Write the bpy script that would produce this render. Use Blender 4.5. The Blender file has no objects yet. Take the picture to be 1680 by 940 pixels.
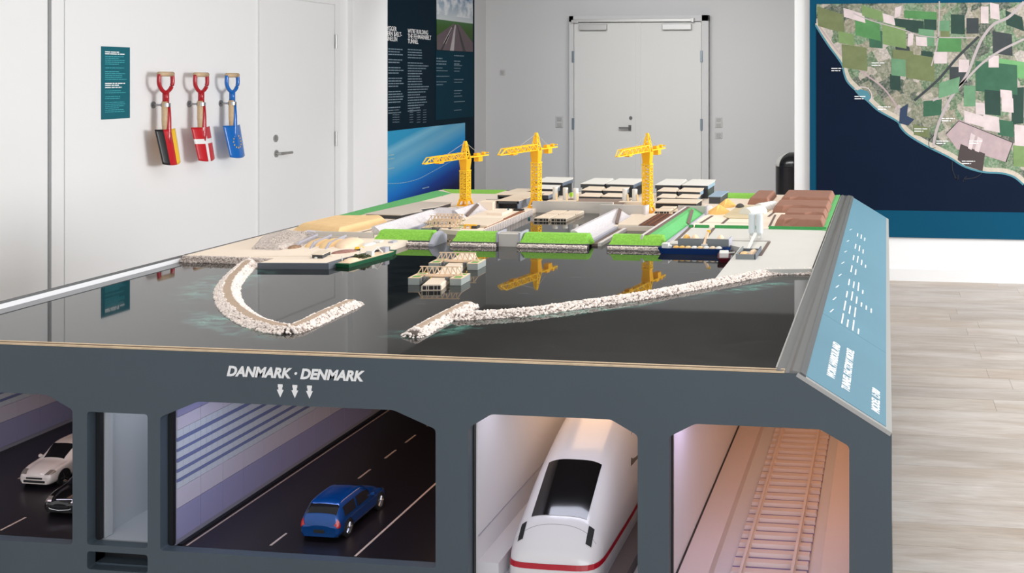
import bpy, bmesh, math, random
from mathutils import Vector, Matrix
random.seed(7)
SC = bpy.context.scene
COL = SC.collection
R = math.radians
# ---------------------------------------------------------------- camera
F, PX, PY = 1750.0, 1221.0, 125.0          # focal length in px of the 1680 px wide frame, principal point / horizon
TH = math.atan((1454 - PX) / F)
CT, ST = math.cos(TH), math.sin(TH)
cam = bpy.data.cameras.new('camera')
cam.sensor_width = 36.0
cam.lens = F / 1680 * 36
cam.shift_x = -(PX - 840) / 1680
cam.shift_y = -(470 - PY) / 1680
cam.clip_start = .05; cam.clip_end = 100
camo = bpy.data.objects.new('camera', cam)
COL.objects.link(camo)
camo.location = (0, 0, 1.6)
camo.rotation_euler = (R(90), 0, TH)
SC.camera = camo
# ---------------------------------------------------------------- world, lights, exposure
w = bpy.data.worlds.new('world'); SC.world = w
w.use_nodes = True
w.node_tree.nodes['Background'].inputs[0].default_value = (.93, .96, 1, 1)
w.node_tree.nodes['Background'].inputs[1].default_value = .75
SC.view_settings.view_transform = 'Standard'
SC.view_settings.look = 'None'
SC.view_settings.gamma = 1
SC.view_settings.exposure = 0.06
SC.view_settings.use_curve_mapping = False
def area(name, loc, direction, sx, sy, power, col=(1, 1, 1), spread=180):
    l = bpy.data.lights.new(name, 'AREA'); l.shape = 'RECTANGLE'; l.size = sx; l.size_y = sy
    l.energy = power; l.color = col; l.spread = R(spread)
    o = bpy.data.objects.new(name, l); COL.objects.link(o); o.location = loc
    o.rotation_euler = Vector(direction).to_track_quat('-Z', 'Y').to_euler()
    return o
area('window_daylight', (5.5, 5.5, 1.9), (-1, .06, -.1), 3.2, 1.7, 480, (.975, .985, 1))
area('added_fill_overhead', (-1.2, 4.2, 3.25), (0, 0, -1), 2.5, 5.0, 75, (1, .97, .93))  # unseen overhead fill, added to light the room
area('added_fill_rear', (-2.4, 10.1, 3.08), (-.05, .85, -1), 3.4, .6, 86, (1, .99, .985), 150)  # unseen fill, added to brighten the back wall and its door
area('added_fill_behind', (1.0, -2.5, 2.0), (-.15, 1, -.1), 4, 2, 80, (.93, .96, 1))  # unseen fill, added behind the camera for front-facing surfaces
# lamps inside the model tunnels; the cool front ones are added for daylight
area('road_tunnel_lamp', (-1.16, 3.1, .845), (0, 0, -1), .08, .9, 1.0, (1, .55, .28))
area('road_tunnel_front_fill', (-1.36, 2.47, .845), (0, .0, -1), .5, .05, 1.0, (.62, .70, 1))
area('road_tunnel_left_lamp', (-2.25, 3.0, .845), (0, 0, -1), .2, .9, .45, (1, .62, .45))
area('road_tunnel_left_front_fill', (-2.3, 2.47, .845), (0, 0, -1), .5, .05, .6, (.85, .80, 1))
area('train_tunnel_lamp', (-.775, 3.1, .85), (0, 0, -1), .2, .7, 1.5, (1, .62, .36))
area('train_tunnel_front_fill', (-.76, 2.48, .85), (0, .0, -1), .3, .05, .45, (.82, .84, 1))
area('rail_tunnel_lamp', (-.19, 3.2, .85), (0, 0, -1), .1, 1.3, 1.5, (1, .50, .25))
area('rail_tunnel_front_fill', (-.38, 2.5, .85), (0, .0, -1), .15, .05, .5, (.78, .66, 1))
area('gallery_lamp', (-1.85, 2.6, .85), (0, 0, -1), .1, .3, .22, (.85, .9, 1))

# ---------------------------------------------------------------- surveying helpers: a sight line of the camera cut with a real plane
def W(px, py, z):
    t = F * (1.6 - z) / (py - PY); x = (px - PX) / F * t
    return (-ST * t + CT * x, CT * t + ST * x)
def onX(px, py, X):
    u = (px - PX) / F; t = X / (-ST + CT * u)
    return (CT * t + ST * u * t, 1.6 - (py - PY) / F * t)
def onY(px, py, Y):
    u = (px - PX) / F; t = Y / (CT + ST * u)
    return ((-ST + CT * u) * t, 1.6 - (py - PY) / F * t)

# ---------------------------------------------------------------- materials
MATS = {}
def mat(name, col, rough=.5, metal=0, noise=0, nscale=8, bump=0, bscale=60, spec=.5, coat=0, emit=None, estr=0, trans=0, alpha=1):
    if name in MATS: return MATS[name]
    m = bpy.data.materials.new(name); m.use_nodes = True
    nt = m.node_tree; b = nt.nodes['Principled BSDF']
    b.inputs['Base Color'].default_value = (*col, 1); b.inputs['Roughness'].default_value = rough
    b.inputs['Metallic'].default_value = metal; b.inputs['Specular IOR Level'].default_value = spec
    b.inputs['Coat Weight'].default_value = coat; b.inputs['Coat Roughness'].default_value = .05
    b.inputs['Transmission Weight'].default_value = trans
    tc = nt.nodes.new('ShaderNodeTexCoord')
    if noise:
        n = nt.nodes.new('ShaderNodeTexNoise'); n.inputs['Scale'].default_value = nscale; n.inputs['Detail'].default_value = 5
        r = nt.nodes.new('ShaderNodeMapRange'); r.inputs[3].default_value = 1 - noise; r.inputs[4].default_value = 1 + noise
        r.inputs[1].default_value = .3; r.inputs[2].default_value = .7
        mx = nt.nodes.new('ShaderNodeMix'); mx.data_type = 'RGBA'; mx.blend_type = 'MULTIPLY'; mx.inputs[0].default_value = 1
        mx.inputs[6].default_value = (*col, 1)
        nt.links.new(tc.outputs['Object'], n.inputs['Vector']); nt.links.new(n.outputs[0], r.inputs[0])
        nt.links.new(r.outputs[0], mx.inputs[7]); nt.links.new(mx.outputs[2], b.inputs['Base Color'])
    if bump:
        n = nt.nodes.new('ShaderNodeTexNoise'); n.inputs['Scale'].default_value = bscale; n.inputs['Detail'].default_value = 3
        bp = nt.nodes.new('ShaderNodeBump'); bp.inputs['Strength'].default_value = bump; bp.inputs['Distance'].default_value = .002
        nt.links.new(tc.outputs['Object'], n.inputs['Vector']); nt.links.new(n.outputs[0], bp.inputs['Height'])
        nt.links.new(bp.outputs[0], b.inputs['Normal'])
    MATS[name] = m
    return m
def S(r, g, b):                                  # sRGB 0-255 -> linear
    f = lambda v: (v / 255 / 12.92) if v / 255 <= .04045 else ((v / 255 + .055) / 1.055) ** 2.4
    return (f(r), f(g), f(b))
WALL = mat('white_wall_paint', (.86, .86, .86), .85, bump=.05, bscale=200)
WALLG = mat('light_grey_wall_paint', (.60, .605, .61), .85, bump=.05, bscale=200)
DOORG = mat('grey_door_lacquer', (.66, .665, .65), .55)
DOORW = mat('white_door_lacquer', (.83, .83, .83), .6)
STEEL = mat('brushed_steel', (.48, .48, .47), .35, .9)
SILV = mat('silver_lacquer', (.5, .5, .49), .4, .4)
CEIL = mat('ceiling_paint', (.42, .42, .42), .9)
CASE = mat('slate_blue_lacquer', S(72, 84, 93), .45, noise=.05, nscale=3)
CASED = mat('dark_case_edge', S(24, 26, 30), .5)
PLY = mat('birch_ply_edge', S(214, 190, 158), .6, noise=.12, nscale=40)
PLYD = mat('dark_ply_layer', S(120, 98, 80), .6)
RIM = mat('grey_metal_rim', S(122, 122, 122), .38, .55)
RIML = mat('light_metal_rim', S(176, 176, 174), .4, .4)
RIMD = mat('dark_grey_rim', S(88, 90, 92), .45, .2)
LABELM = mat('teal_label_print', S(90, 136, 156), .35, noise=.06, nscale=2.5)
WHITEP = mat('white_print', (.92, .92, .92), .5)
WHITEG = mat('pale_print', S(150, 190, 200), .5)
BLACKP = mat('black_plastic', (.008, .008, .009), .25)
BLACKM = mat('matt_black', (.012, .012, .013), .6)
LAND = mat('cream_land', S(240, 224, 206), .7, noise=.03, nscale=6)
LANDW = mat('offwhite_land', S(205, 203, 197), .7, noise=.02, nscale=6)
TAN = mat('tan_path', S(180, 158, 138), .8, noise=.08, nscale=60)
ROAD = mat('brown_road', S(108, 92, 84), .8)
SAND = mat('sand_mound', S(232, 196, 144), .85, noise=.05, nscale=30, bump=.2, bscale=150)
SANDO = mat('orange_sand', S(226, 178, 100), .85, noise=.08, nscale=30)
PEACH = mat('peach_mound', S(234, 206, 176), .85, noise=.04, nscale=30)
STONE = mat('rubble_stone', S(240, 228, 220), .85, noise=.2, nscale=90)
STONEW = mat('white_rubble', S(202, 197, 200), .9, noise=.16, nscale=160, bump=.5, bscale=260)
STONEG = mat('grey_rubble', S(196, 184, 176), .9, noise=.28, nscale=110, bump=.6, bscale=200)
GRASS = mat('model_grass', S(134, 196, 72), .9, noise=.16, nscale=130, bump=.8, bscale=400)
GRASSB = mat('pale_and_window_lit_grass', S(96, 178, 106), .9, noise=.10, nscale=110, bump=.6, bscale=400)  # pale green of rim strips; bank leg's bluish window light painted in
HEDGE = mat('dark_model_hedge', S(52, 140, 72), .9, noise=.14, nscale=130, bump=.6, bscale=400)
QUAY = mat('quay_grey', S(92, 98, 106), .6)
GREYW = mat('grey_retaining_wall', S(200, 195, 188), .6)
GREYB = mat('light_retaining_wall', S(176, 176, 188), .5)
HALLD = mat('dark_hall_wall', S(62, 66, 70), .55)
HALLB = mat('blue_grey_hall_wall', S(108, 122, 138), .5)
ROOF = mat('cream_hall_roof', S(226, 210, 190), .6)
ROOFW = mat('white_hall_roof', S(226, 224, 218), .6)
ROOFG = mat('grey_hall_roof', S(200, 190, 180), .7)
SILO = mat('white_silo', S(226, 226, 222), .45)
BROWN = mat('brown_soil', S(144, 102, 84), .85, noise=.05, nscale=30)
RUST = mat('rust_brown_track', S(92, 56, 44), .8, noise=.2, nscale=80)
RUSTL = mat('light_rust_rail', S(150, 96, 66), .7)
YEL = mat('crane_yellow', S(255, 204, 34), .4)
YELO = mat('crane_orange_yellow', S(252, 184, 18), .4)
TEAL = mat('teal_marker', S(8, 92, 104), .4)
SHIPB = mat('ship_blue', S(8, 48, 104), .35)
SHIPG = mat('barge_green', S(22, 88, 56), .45)
SHIPR = mat('tug_maroon', S(92, 18, 34), .4)
WIRE = mat('pale_wire', S(170, 165, 160), .5)

# ---------------------------------------------------------------- object helpers
def tag(o, label=None, cat=None, group=None, kind=None):
    if label: o['label'] = label
    if cat: o['category'] = cat
    if group: o['group'] = group
    if kind: o['kind'] = kind
    return o
def thing(name, label, cat, loc=(0, 0, 0), group=None):
    o = bpy.data.objects.new(name, None); COL.objects.link(o); o.location = loc; o.empty_display_size = .02
    return tag(o, label, cat, group)
def worldloc(p):
    v = Vector((0, 0, 0))
    while p is not None:
        v += Vector(p.location); p = p.parent
    return v
class MB:
    """collects faces; build() links them as ONE mesh object (coordinates are world ones unless local=True)"""
    def __init__(s): s.v = []; s.f = []; s.m = []
    def add(s, vs, fs, m=0):
        o = len(s.v); s.v += [tuple(v) for v in vs]; s.f += [tuple(i + o for i in f) for f in fs]; s.m += [m] * len(fs); return s
    def box(s, x0, x1, y0, y1, z0, z1, m=0, bev=0):
        vs = [(x, y, z) for z in (z0, z1) for (x, y) in ((x0, y0), (x1, y0), (x1, y1), (x0, y1))]
        return s.add(vs, [(3, 2, 1, 0), (4, 5, 6, 7), (0, 1, 5, 4), (1, 2, 6, 5), (2, 3, 7, 6), (3, 0, 4, 7)], m)
    def hexa(s, bot, top, m=0):                       # 4 bottom, 4 top points (ccw)
        return s.add(list(bot) + list(top), [(3, 2, 1, 0), (4, 5, 6, 7), (0, 1, 5, 4), (1, 2, 6, 5), (2, 3, 7, 6), (3, 0, 4, 7)], m)
    def prism(s, poly, z0, z1, m=0, top=None):        # ccw polygon in xy ; top polygon optional (same count)
        n = len(poly); top = top or poly
        vs = [(x, y, z0) for x, y in poly] + [(x, y, z1) for x, y in top]
        fs = [tuple(range(n))[::-1], tuple(range(n, 2 * n))] + [(i, (i + 1) % n, n + (i + 1) % n, n + i) for i in range(n)]
        return s.add(vs, fs, m)
    def prismY(s, poly, y0, y1, m=0):                 # polygon in xz, extruded along y
        n = len(poly)
        vs = [(x, y0, z) for x, z in poly] + [(x, y1, z) for x, z in poly]
        fs = [tuple(range(n)), tuple(range(n, 2 * n))[::-1]] + [(i, n + i, n + (i + 1) % n, (i + 1) % n) for i in range(n)]
        return s.add(vs, fs, m)
    def prismX(s, poly, x0, x1, m=0):                 # polygon in yz, extruded along x
        n = len(poly)
        vs = [(x0, y, z) for y, z in poly] + [(x1, y, z) for y, z in poly]
        fs = [tuple(range(n))[::-1], tuple(range(n, 2 * n))] + [(i, (i + 1) % n, n + (i + 1) % n, n + i) for i in range(n)]
        return s.add(vs, fs, m)
    def lathe(s, prof, c=(0, 0, 0), seg=20, m=0, axis='z'):
        vs = []; fs = []; n = len(prof)
        for k in range(seg):
            a = 2 * math.pi * k / seg
            for r, h in prof:
                p = (r * math.cos(a), r * math.sin(a), h)
                if axis == 'x': p = (h, p[0], p[1])
                if axis == 'y': p = (p[1], h, p[0])
                vs.append((c[0] + p[0], c[1] + p[1], c[2] + p[2]))
        for k in range(seg):
            for i in range(n - 1):
                a = k * n + i; b = ((k + 1) % seg) * n + i
                fs.append((a, b, b + 1, a + 1))
        if prof[0][0] > 1e-6: fs.append(tuple(k * n for k in range(seg))[::-1])
        if prof[-1][0] > 1e-6: fs.append(tuple(k * n + n - 1 for k in range(seg)))
        return s.add(vs, fs, m)
    def tube(s, pts, r, seg=8, m=0, close=False, flat=1):
        P = [Vector(p) for p in pts]; n = len(P); vs = []; fs = []
        for i, p in enumerate(P):
            if close: d = (P[(i + 1) % n] - P[i - 1])
            else: d = (P[min(i + 1, n - 1)] - P[max(i - 1, 0)])
            d.normalize()
            up = Vector((0, 0, 1)) if abs(d.z) < .9 else Vector((0, 1, 0))
            a = d.cross(up).normalized(); b = a.cross(d).normalized()
            rr = r[i] if isinstance(r, (list, tuple)) else r
            for k in range(seg):
                t = 2 * math.pi * k / seg
                vs.append(p + a * math.cos(t) * rr + b * math.sin(t) * rr * flat)
        for i in range(n if close else n - 1):
            j = (i + 1) % n
            for k in range(seg):
                k2 = (k + 1) % seg
                fs.append((i * seg + k, i * seg + k2, j * seg + k2, j * seg + k))
        if not close: fs += [tuple(range(seg))[::-1], tuple((n - 1) * seg + k for k in range(seg))]
        return s.add(vs, fs, m)
    def bar(s, a, b, w, h=None, m=0):                  # thin square bar from a to b
        a = Vector(a); b = Vector(b); d = (b - a).normalized(); h = h or w
        up = Vector((0, 0, 1)) if abs(d.z) < .9 else Vector((0, 1, 0))
        x = d.cross(up).normalized() * w / 2; y = x.cross(d).normalized() * h / 2
        q = lambda p: [p - x - y, p + x - y, p + x + y, p - x + y]
        return s.add(q(a) + q(b), [(3, 2, 1, 0), (4, 5, 6, 7), (0, 1, 5, 4), (1, 2, 6, 5), (2, 3, 7, 6), (3, 0, 4, 7)], m)
    def build(s, name, mats, parent=None, smooth=False, bevel=0, bseg=2, local=False, fix=True):
        me = bpy.data.meshes.new(name); off = Vector((0, 0, 0)) if (local or parent is None) else worldloc(parent)
        me.from_pydata([tuple(Vector(v) - off) for v in s.v], [], s.f)
        for m in (mats if isinstance(mats, (list, tuple)) else [mats]): me.materials.append(m)
        me.polygons.foreach_set('material_index', s.m)
        if fix:
            bm = bmesh.new(); bm.from_mesh(me); bmesh.ops.recalc_face_normals(bm, faces=bm.faces); bm.to_mesh(me); bm.free()
        if smooth: me.polygons.foreach_set('use_smooth', [True] * len(me.polygons))
        me.update()
        o = bpy.data.objects.new(name, me); COL.objects.link(o)
        if parent is not None: o.parent = parent
        if bevel:
            b = o.modifiers.new('bevel', 'BEVEL'); b.width = bevel; b.segments = bseg; b.limit_method = 'ANGLE'; b.angle_limit = R(40)
            if smooth:
                pass
        return o
def struct(o): o['kind'] = 'structure'; return o
def grid_mesh(mb, G, m=0, closeU=False):
    nu = len(G); nv = len(G[0]); vs = [p for r in G for p in r]; fs = []
    for i in range(nu - 1):
        for j in range(nv - 1): fs.append((i * nv + j, i * nv + j + 1, (i + 1) * nv + j + 1, (i + 1) * nv + j))
    return mb.add(vs, fs, m)
def copy_tree(o, parent=None):
    c = o.copy(); COL.objects.link(c)
    if parent is not None: c.parent = parent
    for ch in list(o.children): copy_tree(ch, c)
    return c
def text(name, s, size, m, parent, org, xd, ud, ext=.0006, bold=0, shear=0, align='LEFT'):
    cu = bpy.data.curves.new(name, 'FONT'); cu.body = s; cu.size = size; cu.extrude = ext; cu.offset = bold; cu.shear = shear
    cu.align_x = align; cu.resolution_u = 3
    tmp = bpy.data.objects.new('tmp', cu); COL.objects.link(tmp)
    dg = bpy.context.evaluated_depsgraph_get(); me = bpy.data.meshes.new_from_object(tmp.evaluated_get(dg))
    bpy.data.objects.remove(tmp)
    x = Vector(xd).normalized(); u = Vector(ud).normalized(); n = x.cross(u)
    M = Matrix((x, u, n)).transposed().to_4x4(); M.translation = Vector(org) - (worldloc(parent) if parent else Vector())
    me.transform(M); me.materials.clear(); me.materials.append(m); me.name = name
    o = bpy.data.objects.new(name, me); COL.objects.link(o)
    if parent: o.parent = parent
    return o
def lines_of_print(mb, org, xd, ud, rows, th, out, rnd=.25, words=True):
    """rows of small illegible print as thin raised strokes: rows = [(offset down, length)]"""
    x = Vector(xd).normalized(); u = Vector(ud).normalized(); n = x.cross(u) * out
    for dy, ln in rows:
        p = 0
        while p < ln:
            wlen = min(random.uniform(.8, 3.2) * th * 1.6, ln - p)
            a = Vector(org) - u * dy + x * p
            q = [a, a + x * wlen, a + x * wlen + u * th * .55, a + u * th * .55]
            mb.add(q + [v + n for v in q], [(4, 5, 6, 7), (0, 1, 5, 4), (1, 2, 6, 5), (2, 3, 7, 6), (3, 0, 4, 7)])
            p += wlen + th * .45
ICO_V = None
def stones(mb, centers, r0, r1):
    global ICO_V
    if ICO_V is None:
        bm = bmesh.new(); bmesh.ops.create_icosphere(bm, subdivisions=1, radius=1)
        ICO_V = ([v.co.copy() for v in bm.verts], [tuple(v.index for v in f.verts) for f in bm.faces]); bm.free()
    for c in centers:
        r = random.uniform(r0, r1); sx, sy, sz = (random.uniform(.75, 1.3) for _ in range(3))
        a = random.uniform(0, 6.28); ca, sa = math.cos(a), math.sin(a)
        vs = []
        for v in ICO_V[0]:
            k = r * random.uniform(.8, 1.15); x, y, z = v.x * sx * k, v.y * sy * k, v.z * sz * k * .8
            vs.append((c[0] + ca * x - sa * y, c[1] + sa * x + ca * y, c[2] + z))
        mb.add(vs, ICO_V[1])
def cubic(pts, n):
    """Catmull-Rom through tuples"""
    out = []; L = len(pts)
    for i in range(L - 1):
        p0, p1, p2, p3 = pts[max(i - 1, 0)], pts[i], pts[i + 1], pts[min(i + 2, L - 1)]
        for k in range(n):
            t = k / n
            out.append(tuple(.5 * ((2 * b) + (-a + c) * t + (2 * a - 5 * b + 4 * c - d) * t * t + (-a + 3 * b - 3 * c + d) * t ** 3) for a, b, c, d in zip(p0, p1, p2, p3)))
    out.append(tuple(pts[-1])); return out

# ================================================================ THE ROOM
YD, YM, XL, XI = 13.662, 8.436, -4.95, -5.30
# floor with planks on the part beside the table
def floor_material(name, c0, c1, seedv):
    m = bpy.data.materials.new(name); m.use_nodes = True; nt = m.node_tree; b = nt.nodes['Principled BSDF']
    b.inputs['Roughness'].default_value = .42
    tc = nt.nodes.new('ShaderNodeTexCoord'); mp = nt.nodes.new('ShaderNodeMapping')
    mp.inputs['Scale'].default_value = (1.2, 5, 1); mp.inputs['Location'].default_value = (seedv, seedv * 2.1, 0)
    n = nt.nodes.new('ShaderNodeTexNoise'); n.inputs['Scale'].default_value = 1.6; n.inputs['Detail'].default_value = 8; n.inputs['Distortion'].default_value = .8
    mp2 = nt.nodes.new('ShaderNodeMapping'); mp2.inputs['Scale'].default_value = (2.2, 26, 1)
    n2 = nt.nodes.new('ShaderNodeTexNoise'); n2.inputs['Scale'].default_value = 3; n2.inputs['Detail'].default_value = 6; n2.inputs['Distortion'].default_value = 1.5
    cr = nt.nodes.new('ShaderNodeValToRGB'); cr.color_ramp.elements[0].position = .34; cr.color_ramp.elements[1].position = .66
    cr.color_ramp.elements[0].color = (*c0, 1); cr.color_ramp.elements[1].color = (*c1, 1)
    mx = nt.nodes.new('ShaderNodeMix'); mx.data_type = 'RGBA'; mx.blend_type = 'MULTIPLY'; mx.inputs[0].default_value = 1
    r = nt.nodes.new('ShaderNodeMapRange'); r.inputs[1].default_value = .3; r.inputs[2].default_value = .7; r.inputs[3].default_value = .87; r.inputs[4].default_value = 1.07
    L = nt.links.new
    L(tc.outputs['Object'], mp.inputs[0]); L(mp.outputs[0], n.inputs['Vector']); L(tc.outputs['Object'], mp2.inputs[0]); L(mp2.outputs[0], n2.inputs['Vector'])
    L(n.outputs[0], cr.inputs[0]); L(n2.outputs[0], r.inputs[0]); L(cr.outputs[0], mx.inputs[6]); L(r.outputs[0], mx.inputs[7]); L(mx.outputs[2], b.inputs['Base Color'])
    return m
FL = [floor_material('whitewashed_plank_%s' % k, S(*a), S(*b), i * 7.3) for i, (k, a, b) in enumerate([('warm', (180, 164, 150), (200, 190, 180)), ('pale', (184, 170, 158), (205, 197, 190)), ('cool', (176, 163, 152), (199, 191, 184))])]
floor = struct(MB().box(-9, 7, -4, 15, -.1, -.004).build('floor', FL[1]))
row = 0; y = 1.4
while y < YM - .01:
    y1 = min(y + .19, YM); x = -.05 - random.uniform(0, .0)
    first = random.uniform(.4, 1.2); xx = .02
    cuts = [.02]
    while cuts[-1] < 3.2: cuts.append(cuts[-1] + (first if len(cuts) == 1 else 1.2))
    for a, b_ in zip(cuts, cuts[1:]):
        MB().box(a + .0006, b_ - .0006, y + .0006, y1 - .0006, -.004, 0).build('plank', random.choice(FL), floor, local=True)
    y = y1; row += 1
ceil = struct(MB().box(-9, 7, -1, 15, 3.3, 3.4).build('ceiling', CEIL))
wall_left = struct(MB().box(XL - .15, XL, -4, 9.314, 0, 3.3).build('wall_left', WALL))
t1 = struct(MB().box(XL - .02, XL + .014, 5.765, 5.86, 0, 3.3).build('trim_1', WALL, bevel=.003))
t2 = struct(MB().box(XL - .02, XL + .010, 5.872, 5.892, 0, 3.3).build('trim_2', WALL))
struct(MB().box(XL - .01, XL + .008, 5.748, 5.760, 0, 3.3).build('gap_shade_strip', mat('painted_gap_shade', (.30, .31, .31), .7)))  # grey strip painted as the shade in the gap beside the post
struct(MB().box(XL - .22, XL + .06, 9.314, 9.996, 0, 3.3).build('wall_left_end', WALL, bevel=.004))
struct(MB().box(XI - .2, XL - .2, 9.85, 9.996, 0, 3.3).build('wall_return', WALL))
struct(MB().box(XI - .15, XI, 9.996, YD, 0, 3.3).build('wall_recess', WALLG))
struct(MB().box(XI - .15, 3.2, YD, YD + .15, 0, 3.3).build('wall_back', WALLG))
wr = struct(MB().box(-.723, 5.5, YM, YM + .2, 0, 3.3).build('wall_right', WALL, bevel=.003))
struct(MB().box(-.735, 5.5, YM - .014, YM, 0, .095).build('baseboard_right', mat('baseboard_white', (.8, .8, .8), .5), bevel=.002))
struct(MB().box(3.05, 3.2, YM + .2, YD, 0, 3.3).build('wall_recess_right', WALLG))
# left door
d1 = struct(MB().box(XL, XL + .012, 7.98, 9.058, 0.0, 2.24).build('door_1', DOORW, bevel=.002))
fr = MB()
fr.box(XL, XL + .02, 9.063, 9.15, 0, 2.32); fr.box(XL, XL + .02, 7.89, 7.974, 0, 2.32); fr.box(XL, XL + .02, 7.974, 9.063, 2.246, 2.32)
fr.build('door_frame', DOORW, d1, bevel=.003, local=True)
for (za, zb) in ((1.85, 1.975), (.968, 1.10)):
    MB().lathe([(.0, 0), (.011, 0), (.011, zb - za), (0, zb - za)], (XL + .024, 9.062, za), 12).build('hinge', STEEL, d1)
h = MB(); h.lathe([(0, 0), (.030, 0), (.030, .008), (0, .008)], (XL + .012, 8.125, .968), 20, axis='x')
h.tube([(XL + .02, 8.125, .968), (XL + .06, 8.125, .968), (XL + .065, 8.145, .968), (XL + .065, 8.275, .968)], .012, 10)
h.build('door_handle', STEEL, d1, smooth=False)
MB().lathe([(0, 0), (.030, 0), (.030, .01), (.014, .012), (0, .012)], (XL + .012, 8.115, 1.093), 20, axis='x').build('lock_cylinder', STEEL, d1)
# double door in the back wall
d2 = struct(MB().box(-4.09, -2.27, YD - .05, YD - .02, 0, 2.39).build('door_2', DOORG))
fm = MB(); yb = YD - .10
fm.box(-4.125, -4.062, yb, YD, 0, 2.39); fm.box(-2.362, -2.27, yb, YD, 0, 2.39); fm.box(-4.125, -2.27, yb, YD, 2.31, 2.39)
fm.build('door_frame', WALLG, d2, bevel=.004)
for (a, b_) in ((-4.058, -3.202), (-3.190, -2.367)):
    MB().box(a, b_, yb + .012, yb + .05, .01, 2.30).build('door_leaf', DOORG, d2, bevel=.004)
MB().box(-3.235, -3.165, yb + .004, yb + .02, .01, 2.30).build('astragal', DOORG, d2, bevel=.002)
m_ = MB(); m_.box(-4.05, -2.47, yb - .035, yb + .012, 2.305, 2.345); m_.box(-4.08, -3.99, yb - .05, yb + .01, 2.295, 2.335); m_.box(-2.49, -2.455, yb - .05, yb + .01, 2.295, 2.35)
m_.build('door_closer_rail', SILV, d2, bevel=.004)
for (a, b_) in ((-3.975, -3.61), (-2.87, -2.49)):
    MB().box(a, b_, yb - .05, yb + .012, 2.20, 2.275).build('door_closer', SILV, d2, bevel=.005)
for xx in (-4.07, -2.362):
    for za, zb in ((1.78, 1.93), (.90, 1.05)):
        MB().box(xx - .014, xx + .016, yb - .012, yb + .01, za, zb).build('hinge', mat('blue_grey_hinge', S(128, 140, 150), .4, .5), d2, bevel=.003)
h = MB(); h.box(-3.325, -3.29, yb - .004, yb + .012, .89, .965); h.bar((-3.31, yb - .035, .93), (-3.445, yb - .035, .93), .022, .02); h.bar((-3.31, yb + .01, .93), (-3.31, yb - .04, .93), .018)
h.build('door_handle', mat('dark_steel', (.2, .2, .2), .35, .8), d2, bevel=.002)
MB().lathe([(0, -.012), (.022, -.012), (.022, 0), (0, 0)], (-3.297, yb + .012, 1.057), 16, axis='y').build('lock_cylinder', mat('dark_steel', (.2, .2, .2), .35, .8), d2)
SOCK = mat('grey_white_switch', S(190, 190, 188), .5)
def switch(x, z, w_, h_, label, n):
    t = thing('wall_switch', label, 'switch', (x, YD, z))
    MB().box(x - w_ / 2, x + w_ / 2, YD - .012, YD, z - h_ / 2, z + h_ / 2).build('cover_plate', SOCK, t, bevel=.004)
    for k in range(n):
        hh = h_ / n; zc = z - h_ / 2 + hh * (k + .5)
        MB().box(x - w_ * .3, x + w_ * .3, YD - .018, YD - .010, zc - hh * .32, zc + hh * .32).build('rocker', mat('switch_grey', S(170, 170, 170), .5), t, bevel=.002)
switch(-5.063, 1.649, .07, .07, 'small grey square switch high on the grey back wall, left of the double door', 1)
switch(-4.283, .995, .10, .15, 'double light switch just left of the grey double door frame', 2)
switch(-2.154, 1.0, .095, .135, 'upper double switch right of the grey double door', 2)
switch(-2.154, .834, .095, .085, 'single socket below the switch right of the grey double door', 1)

# waste bin
t = thing('waste_bin', 'glossy black dome-top waste bin with a grey flap by the back wall', 'bin', (-1.14, 13.0, 0))
bc = (-1.135, 13.0)
rb = .208
MB().lathe([(0, 0), (rb * .96, 0), (rb, .02), (rb, .495), (rb * .97, .50), (0, .50)], (bc[0], bc[1], 0), 40).build('bin_body', BLACKP, t, smooth=False, bevel=.003)
prof = [(rb * math.cos(a), .505 + .165 * math.sin(a)) for a in [i * math.pi / 24 for i in range(13)]]
mbd = MB().lathe([(rb, .50)] + prof[:-1] + [(0, .67)], (bc[0], bc[1], 0), 40)
mbd.build('dome_lid', BLACKP, t, smooth=True)
# grey flap: strip of the dome on its left
G = []
for i in range(9):
    ph = R(176 + i * 6)
    G.append([(bc[0] + (rb + .004) * math.cos(a) * math.cos(ph), bc[1] + (rb + .004) * math.cos(a) * math.sin(ph), .505 + .170 * math.sin(a)) for a in [j * R(78) / 8 for j in range(9)]])
o = grid_mesh(MB(), G).build('flap', mat('flap_grey', S(196, 196, 192), .5, 0), t, smooth=True)
sd = o.modifiers.new('s', 'SOLIDIFY'); sd.thickness = .004

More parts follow.
